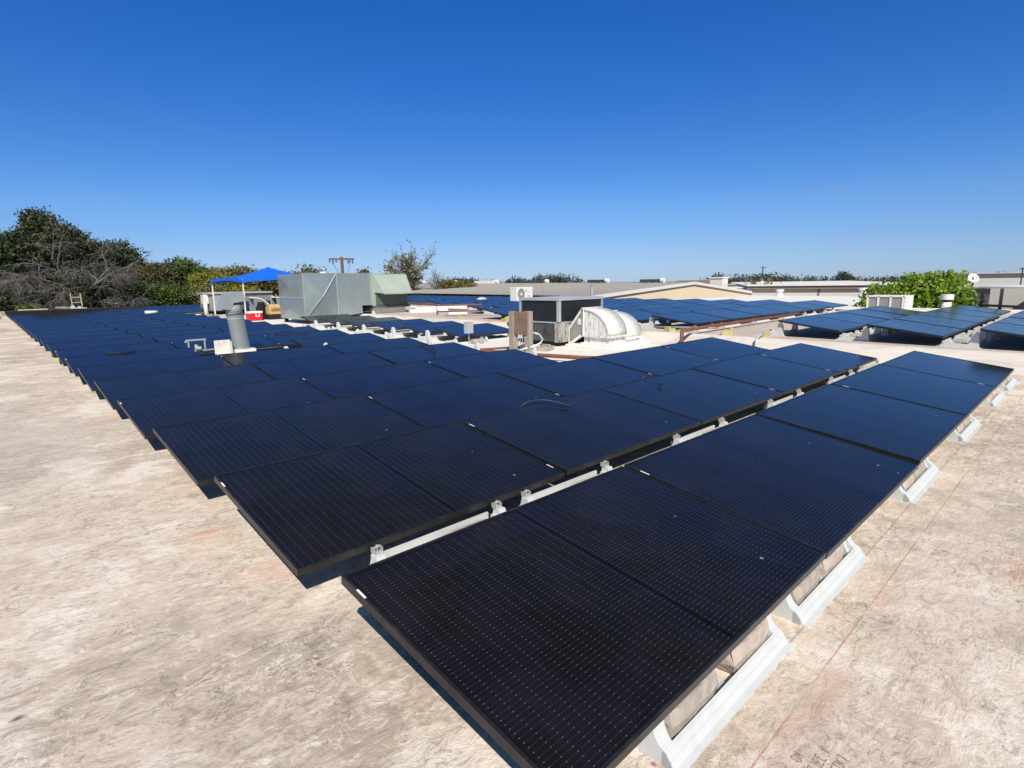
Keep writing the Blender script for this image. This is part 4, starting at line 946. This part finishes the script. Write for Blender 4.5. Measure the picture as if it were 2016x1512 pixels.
# far tree belt on the right horizon
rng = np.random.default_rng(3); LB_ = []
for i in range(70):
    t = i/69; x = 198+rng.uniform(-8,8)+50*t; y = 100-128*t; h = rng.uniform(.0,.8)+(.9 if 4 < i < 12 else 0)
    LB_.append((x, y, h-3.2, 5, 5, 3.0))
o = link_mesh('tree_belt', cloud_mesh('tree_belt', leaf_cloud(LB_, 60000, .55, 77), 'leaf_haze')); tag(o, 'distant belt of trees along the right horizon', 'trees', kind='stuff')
for i, (u_, lab) in enumerate((((104,51,1.7,7),'dark rounded tree far behind the gable roof, left one'),((105,41.5,1.8,9),'dark rounded tree far behind the gable roof, right one'),((117,32.6,1.9,3.4),'small wind-shaped dark tree above the long white roof'))):
    x, y, zt_, wd = u_
    tree('far_tree', (x,y,-5.5), [(x,y,zt_-2.2,wd*.35,wd*.35,2.3),(x+wd*.1,y-wd*.3,zt_-2.6,wd*.35,wd*.35,2.2)], 5000, .2, 'leaf_far', 60+i, lab, group='far trees right of the gable')
for i, (x, y, w_) in enumerate(((66,27.5,3.0),(64,24.6,2.4))):
    tree('bush', (x,y,-5.5), [(x,y,-1.6,w_*.6,w_*.6,1.9),(x+.5,y-1.2,-2,w_*.5,w_*.5,1.6)], 2600, .3, 'leaf_olive', 70+i, ['olive tree behind the gable right slope','olive tree by the low tan house'][i], 'tree', 'olive trees behind the gable')
# bright green tree on the right
tree('bright_tree', (26.0,3.4,-5.5), [(24.6,4.1,.12,.85,.8,.62),(24.9,3.2,.34,.9,.85,.72),(25.0,2.45,.50,.75,.75,.74),(25.0,2.0,.15,.7,.6,.6),(25.1,1.62,-.28,.5,.45,.42),(25.2,3.0,-.4,1.4,1.5,.65),(24.5,4.5,-.12,.5,.5,.42),(24.9,2.3,.72,.3,.3,.45)], 13500, .088, 'leaf_bright', 81,
     'bright green leafy tree beyond the right roof edge', trunk_r=.12, barkmat='dark_steel')

# ------------------------------------------------------------------ utility pole
e = empty('utility_pole', (24.3, 47.05, -5.5), 'brown wooden utility pole with a crossarm above the duct box', 'utility pole')
MB().tube([(0,0,0),(0,0,9.05)], [.20,.13], 10).build('pole', 'pole_wood', e)
MB().bar((-1.02,.52,8.85),(.98,-.50,8.85),.12,.16).build('crossarm', 'pole_wood', e)
for i, t in enumerate((-.95,-.7,-.45,.5,.65,.85)):
    MB().tube([(t,-t*.51,8.8),(t,-t*.51,8.55-.1*(i % 2))], [.04,.07], 8).build('insulator', 'dark_steel', e)
MB().tube([(.0,.0,7.2),(-.3,.1,7.6),(-.75,.38,8.5)], .02, 5).tube([(.1,0,7.0),(.5,-.2,7.8),(.62,-.3,8.5)], .02, 5).build('wire', 'dark_steel', e)

# ------------------------------------------------------------------ far buildings
# long grey metal-roofed building with beige gable
YG = 22.3
e = empty('warehouse', (44, 45, -5.5), 'long warehouse with grey metal roof and beige gable wall', 'building'); O_ = Vector(e.location)
ax, az_, lx, lz, rx, rz_ = 43.3, .79, 30.0, .06, 58.0, -.50
Y2 = 90
def P(x, y, z): return (x-O_.x, y-O_.y, z-O_.z)
m = MB(); m.add([P(lx+.3,YG,-5.5),P(rx-.3,YG,-5.5),P(rx-.3,YG,rz_-.15),P(ax,YG,az_-.15),P(lx+.3,YG,lz-.15)], [(0,1,2,3,4)]); m.add([P(lx+.3,YG,-5.5),P(lx+.3,Y2,-5.5),P(lx+.3,Y2,lz-.15),P(lx+.3,YG,lz-.15)], [(3,2,1,0)]); m.add([P(rx-.3,YG,-5.5),P(rx-.3,Y2,-5.5),P(rx-.3,Y2,rz_-.15),P(rx-.3,YG,rz_-.15)], [(0,1,2,3)])
m.build('wall', 'beige_wall', e)
def ridge_z(y): return az_+(y-YG)*.0055
m = MB()
m.add([P(lx,YG-.06,lz-.05),P(ax,YG-.06,az_),P(ax,Y2,ridge_z(Y2)),P(lx,Y2,lz+.3)], [(0,1,2,3)])
m.add([P(rx,YG-.06,rz_-.05),P(ax,YG-.06,az_),P(ax,Y2,ridge_z(Y2)),P(rx,Y2,rz_+.3)], [(3,2,1,0)])
for i in range(90):
    y = YG+.3+i*.75; m.bar(P(lx,y,lz+(y-YG)*.0044), P(ax,y,ridge_z(y)+.01), .05, .05)
rf = m.build('metal_roof', 'standing_seam', e)
m = MB(); 
m.prism([(lx-.2-O_.x,lz-.22-O_.z),(ax-O_.x,az_-.16-O_.z),(rx+.2-O_.x,rz_-.26-O_.z),(rx+.2-O_.x,rz_-.02-O_.z),(ax-O_.x,az_+.06-O_.z),(lx-.2-O_.x,lz+.02-O_.z)], YG-.14-O_.y, YG-.06-O_.y, 'y')
m.build('rake_trim', 'rake_white', e)
for i, y in enumerate((25.4,31.4,39.2,47.0,54.6,61.6)):
    L = 2.0 if i < 2 else 2.6
    w0 = 1.35
    z = ridge_z(y)
    r_ = MB().box(ax-.35-O_.x, ax+.35-O_.x, y-O_.y, y+L+1.0*(i>1)-O_.y, z-.02-O_.z, z+.30-O_.z).build('ridge_vent', 'louvre_fin' if i != 3 else 'rake_white', e)
    MB().tube([P(ax-.1,y-.05,z+.2),P(ax-.1,y-.35,z+.2)], .20, 14).build('end_cap', 'rake_white', r_)
# grey-walled building with white roof on the right
def block_building(name, label, cat, pts, z0, z1, wall, roofmat, fascia=None, over=.3, group=None, fh=.45):
    e = empty(name, (pts[0][0], pts[0][1], z0), label, cat, group); O = Vector(e.location)
    q = [(x-O.x, y-O.y) for x, y in pts]
    MB().prism(q, 0, z1-z0-.02, 'z').build('wall', wall, e)
    cx = sum(p[0] for p in q)/len(q); cy = sum(p[1] for p in q)/len(q)
    ex = [((p[0]-cx)*1.01+cx, (p[1]-cy)*1.01+cy) for p in q]
    if fascia: MB().prism(ex, z1-z0-fh, z1-z0, 'z').build('fascia', fascia, e)
    ex2 = [((p[0]-cx)*1.015+cx, (p[1]-cy)*1.015+cy) for p in q]
    MB().prism(ex2, z1-z0, z1-z0+.07, 'z').build('roof', roofmat, e)
    return e
b = block_building('long_shed', 'long grey-walled building with white roof and brown fascia band', 'building', [(54.4,22.6),(58.6,8.5),(112,30),(100,46)], -5.5, .30, 'grey_wall', 'white_roof', 'fascia_brown', fh=.30)
O_ = Vector(b.location)
MB().box(1.72,1.9,-5.95,-5.6,0,5.6).build('downpipe', 'fascia_brown', b)
b = block_building('tan_house', 'low tan house with dark window left of the long grey building', 'building', [(56.5,26.2),(57.2,23.9),(66,26),(64,30)], -5.5, .05, 'tan_wall', 'white_roof')
MB().box(.3,.36,-1.4,-.7,4.75,5.25).build('window', 'dark_glass', b)
block_building('tan_house', 'pale cream house behind the olive trees', 'building', [(74,34),(77,27),(90,31),(86,39)], -5.5, .25, 'rake_white', 'pale_roof', 'fascia_brown', fh=.2)
block_building('brown_house', 'brown building with flat dark eave behind the gable roof', 'building', [(84,47.5),(87,41.0),(98,46),(95,53)], -5.5, .85, 'brown_wall', 'pale_roof', 'fascia_brown')
e = empty('white_tank', (72.2,31.2,-5.5), 'white cylindrical tank behind the gable right slope', 'tank')
MB().tube([(0,0,0),(0,0,5.3)], .85, 20).build('shell', 'rake_white', e, smooth=True); MB().tube([(0,0,5.3),(0,0,5.55)], [.85,.25], 20).build('top', 'rake_white', e)
o = MB().box(-.9,.9,-.9,.9,0,6.6).box(-1,1,-1,1,6.6,6.8).build('white_tower', 'rake_white', loc=(76.5,36.6,-5.5)); tag(o, 'small white block tower left of the white tank', 'tower')
e = empty('antenna_mast', (71.5,28.4,-5.5), 'leaning white post carrying a dark antenna cross', 'antenna')
MB().tube([(-.3,.2,0),(0,0,6.2)], [.42,.2], 8).build('post', 'rake_white', e)
MB().bar((0,0,6.2),(0,0,8.0),.10).bar((-.45,.4,7.0),(.45,-.4,7.0),.08).bar((-.3,.3,7.85),(.3,-.3,7.85),.06).build('antenna', 'dark_steel', e)
for i, (x, y, s) in enumerate(((40,12.6,.30),(40.6,8.1,.38))):
    o = MB().tube([(0,0,0),(0,0,s)], [.22,.16], 12).tube([(0,0,s),(0,0,s+.12)], .24, 12).build('roof_vent', 'rake_white', loc=(x-3.5,y,RZ2)); tag(o, ['round white vent on the white roof left of the downpipe','pointed white vent on the white roof near the bright tree'][i], 'roof vent', 'white roof vents')
# right: pale building with dish
b = block_building('pale_building', 'pale tan building with dark eave band carrying a satellite dish', 'building', [(39.6,6.6),(33.7,-6),(60,-16),(64,2)], -5.5, .36, 'tan_wall', 'pale_roof', 'fascia_brown', fh=.28)
block_building('far_hall', 'far pale hall with low green-grey roof behind the dish', 'building', [(66,9.5),(70,-8),(110,-2),(104,20)], -5.5, 1.15, 'pale_roof', 'pale_roof')
e = empty('satellite_dish', (43.7,3.95,.43), 'big white satellite dish on the pale building roof', 'satellite dish')
m = MB(); K = 20; dv = Vector((-.75,-.55,.40)).normalized(); qa = dv.to_track_quat('Z','Y').to_matrix().to_4x4(); qa.translation = Vector((0,0,.45))
rows = [(0,-.08),(.12,-.07),(.22,-.04),(.31,0)]
for (r, z) in rows:
    for k in range(K): m.v.append(tuple(qa @ Vector((r*math.cos(2*PI*k/K), r*math.sin(2*PI*k/K), z))))
for i in range(3):
    for k in range(K): a = i*K+k; c_ = i*K+(k+1) % K; m.f.append((a,c_,c_+K,a+K)); m.mi.append(0)
m.build('reflector', 'weathered_white', e, smooth=True)
MB().tube([(0,0,0),(.08,.05,.5)], .05, 8).tube([tuple(qa @ Vector((0,-.29,0))), tuple(qa @ Vector((0,0,.45)))], .012, 5).build('mount', 'dark_steel', e)
o = MB().box(-.3,.3,-.3,.3,0,.52).box(-.32,-.30,-.12,.12,.05,.45).build('roof_unit', 'rusty_brown', loc=(43.2,5.0,.43)); tag(o, 'brown box unit left of the satellite dish', 'rooftop unit')
o = MB().bar((0,0,0),(0,0,1.0),.06).bar((-.15,.1,.95),(.15,-.1,.95),.05).build('antenna_mast', 'dark_steel', loc=(43,1.7,.43)); tag(o, 'thin dark mast right of the satellite dish', 'antenna')
e = empty('steel_frame', (40.0,-.4,.43), 'dark steel frame of posts and beams on the right roof', 'steel frame')
for i, (x, y, h) in enumerate(((-.5,.9,.95),(-.2,.55,1.05),(.4,-.35,1.1),(.9,-.9,1.1))): MB().bar((x,y,0),(x,y,h),.08).build('post', 'dark_steel', e)
MB().bar((-.6,1.0,.95),(1.2,-1.3,.98),.07).bar((-.6,1.0,.25),(1.2,-1.3,.25),.10).build('beam', 'dark_steel', e)
MB().box(-.3,.3,-.3,.3,.0,.22).box(.5,.9,-.9,-.5,0,.2).build('machinery', 'dark_steel', e)
# open shed on the right
e = empty('open_shed', (26.0,.4,-5.5), 'open-sided shed with thin white roof over dark interior', 'shed'); O_ = Vector(e.location)
MB().add([P(25.2,1.35,.66),P(23.3,-1.6,.66),P(29,-4.5,.70),P(30,-1,.70)], [(0,1,2,3)]).add([P(25.2,1.35,.60),P(23.3,-1.6,.60),P(29,-4.5,.64),P(30,-1,.64)], [(3,2,1,0)]).add([P(25.2,1.35,.66),P(25.2,1.35,.60),P(23.3,-1.6,.60),P(23.3,-1.6,.66)], [(0,1,2,3)]).build('roof', 'rake_white', e)
for (x, y) in ((25.3,1.25),(24.9,.68),(23.9,-.85),(23.5,-1.4)):
    MB().bar(P(x,y,-5.5),P(x,y,.60),.09).build('post', 'brown_wall', e)
MB().box(-.5,3.5,-3.0,-2.9,3.5,6.1).box(2.6,2.7,-3.5,1.0,3.5,6.1).build('back_wall', 'grey_wall', e)
MB().bar(P(25.3,1.3,.0),P(23.4,-1.5,.0),.12,.08).build('rail', 'rusty_brown', e)
o = MB().box(-.16,.16,-.2,.2,0,.34).box(-.17,-.16,-.05,.05,.1,.2).build('pipe_junction', 'rusty_brown', loc=(22.2,-.55,RZ2)); tag(o, 'rusty junction box at the far end of the right-hand array', 'junction box')
# condenser and stack behind the right-hand array
e = empty('condenser_unit', (21.6,3.25,RZ2), 'white louvred condenser between the back array and bright tree', 'condenser')
MB().box(-.5,.5,-.55,.5,0,.48).build('casing', 'grey_metal', e)
for y in (-.55,-.2,.15,.46): MB().box(-.53,-.5,y,y+.05,0,.5).build('corner_post', 'rake_white', e)
MB().box(-.53,.53,-.6,.55,.48,.52).build('lid', 'rake_white', e)
MB().box(-.5,.5,-.6,-.56,0,.48).build('side_panel', 'rake_white', e)
e = empty('exhaust_stack', (20.9,1.55,RZ2), 'white exhaust stack with a round cap before the bright tree', 'exhaust stack')
MB().tube([(0,0,0),(0,0,.34)], [.15,.12], 16).build('pipe', 'rake_white', e, smooth=True)
MB().tube([(0,0,.34),(0,0,.42)], [.10,.10], 16).build('neck', 'dark_steel', e)
MB().tube([(0,0,.42),(0,0,.58)], [.165,.165], 18).build('cap', 'rake_white', e)
# small wisps of cloud far away
for i, (x, y, z, w_) in enumerate(((1480,540,205,22),(1520,480,208,24),(1150,1010,95,18),(1250,960,235,8))):
    m = MB(); rr = random.Random(90+i)
    for k in range(6):
        c_ = Vector((rr.uniform(-1,1)*w_*.6, rr.uniform(-1,1)*w_*.6, rr.uniform(-.6,.6)))
        K = 10; R_ = w_*rr.uniform(.2,.4)
        for a in range(5):
            th = PI*(a+.5)/5
            for b_ in range(K): m.v.append((c_.x+R_*math.sin(th)*math.cos(2*PI*b_/K), c_.y+R_*math.sin(th)*math.sin(2*PI*b_/K), c_.z+R_*.10*math.cos(th)))
        base = len(m.v)-5*K
        for a in range(4):
            for b_ in range(K): p1 = base+a*K+b_; p2 = base+a*K+(b_+1) % K; m.f.append((p1,p1+K,p2+K,p2)); m.mi.append(0)
    o = m.build('cloud', 'cloud_white', loc=(x,y,z), smooth=True); tag(o, kind='structure')
# soft, mostly clear cloud shading
t = MATS['cloud_white'].node_tree; out = [n for n in t.nodes if n.type == 'OUTPUT_MATERIAL'][0]; bs = t.nodes['Principled BSDF']
tr = t.nodes.new('ShaderNodeBsdfTransparent'); ms = t.nodes.new('ShaderNodeMixShader'); ms.inputs[0].default_value = .22
t.links.new(tr.outputs[0], ms.inputs[1]); t.links.new(bs.outputs[0], ms.inputs[2]); t.links.new(ms.outputs[0], out.inputs[0])
print('panels', count, 'objects', len(bpy.data.objects))
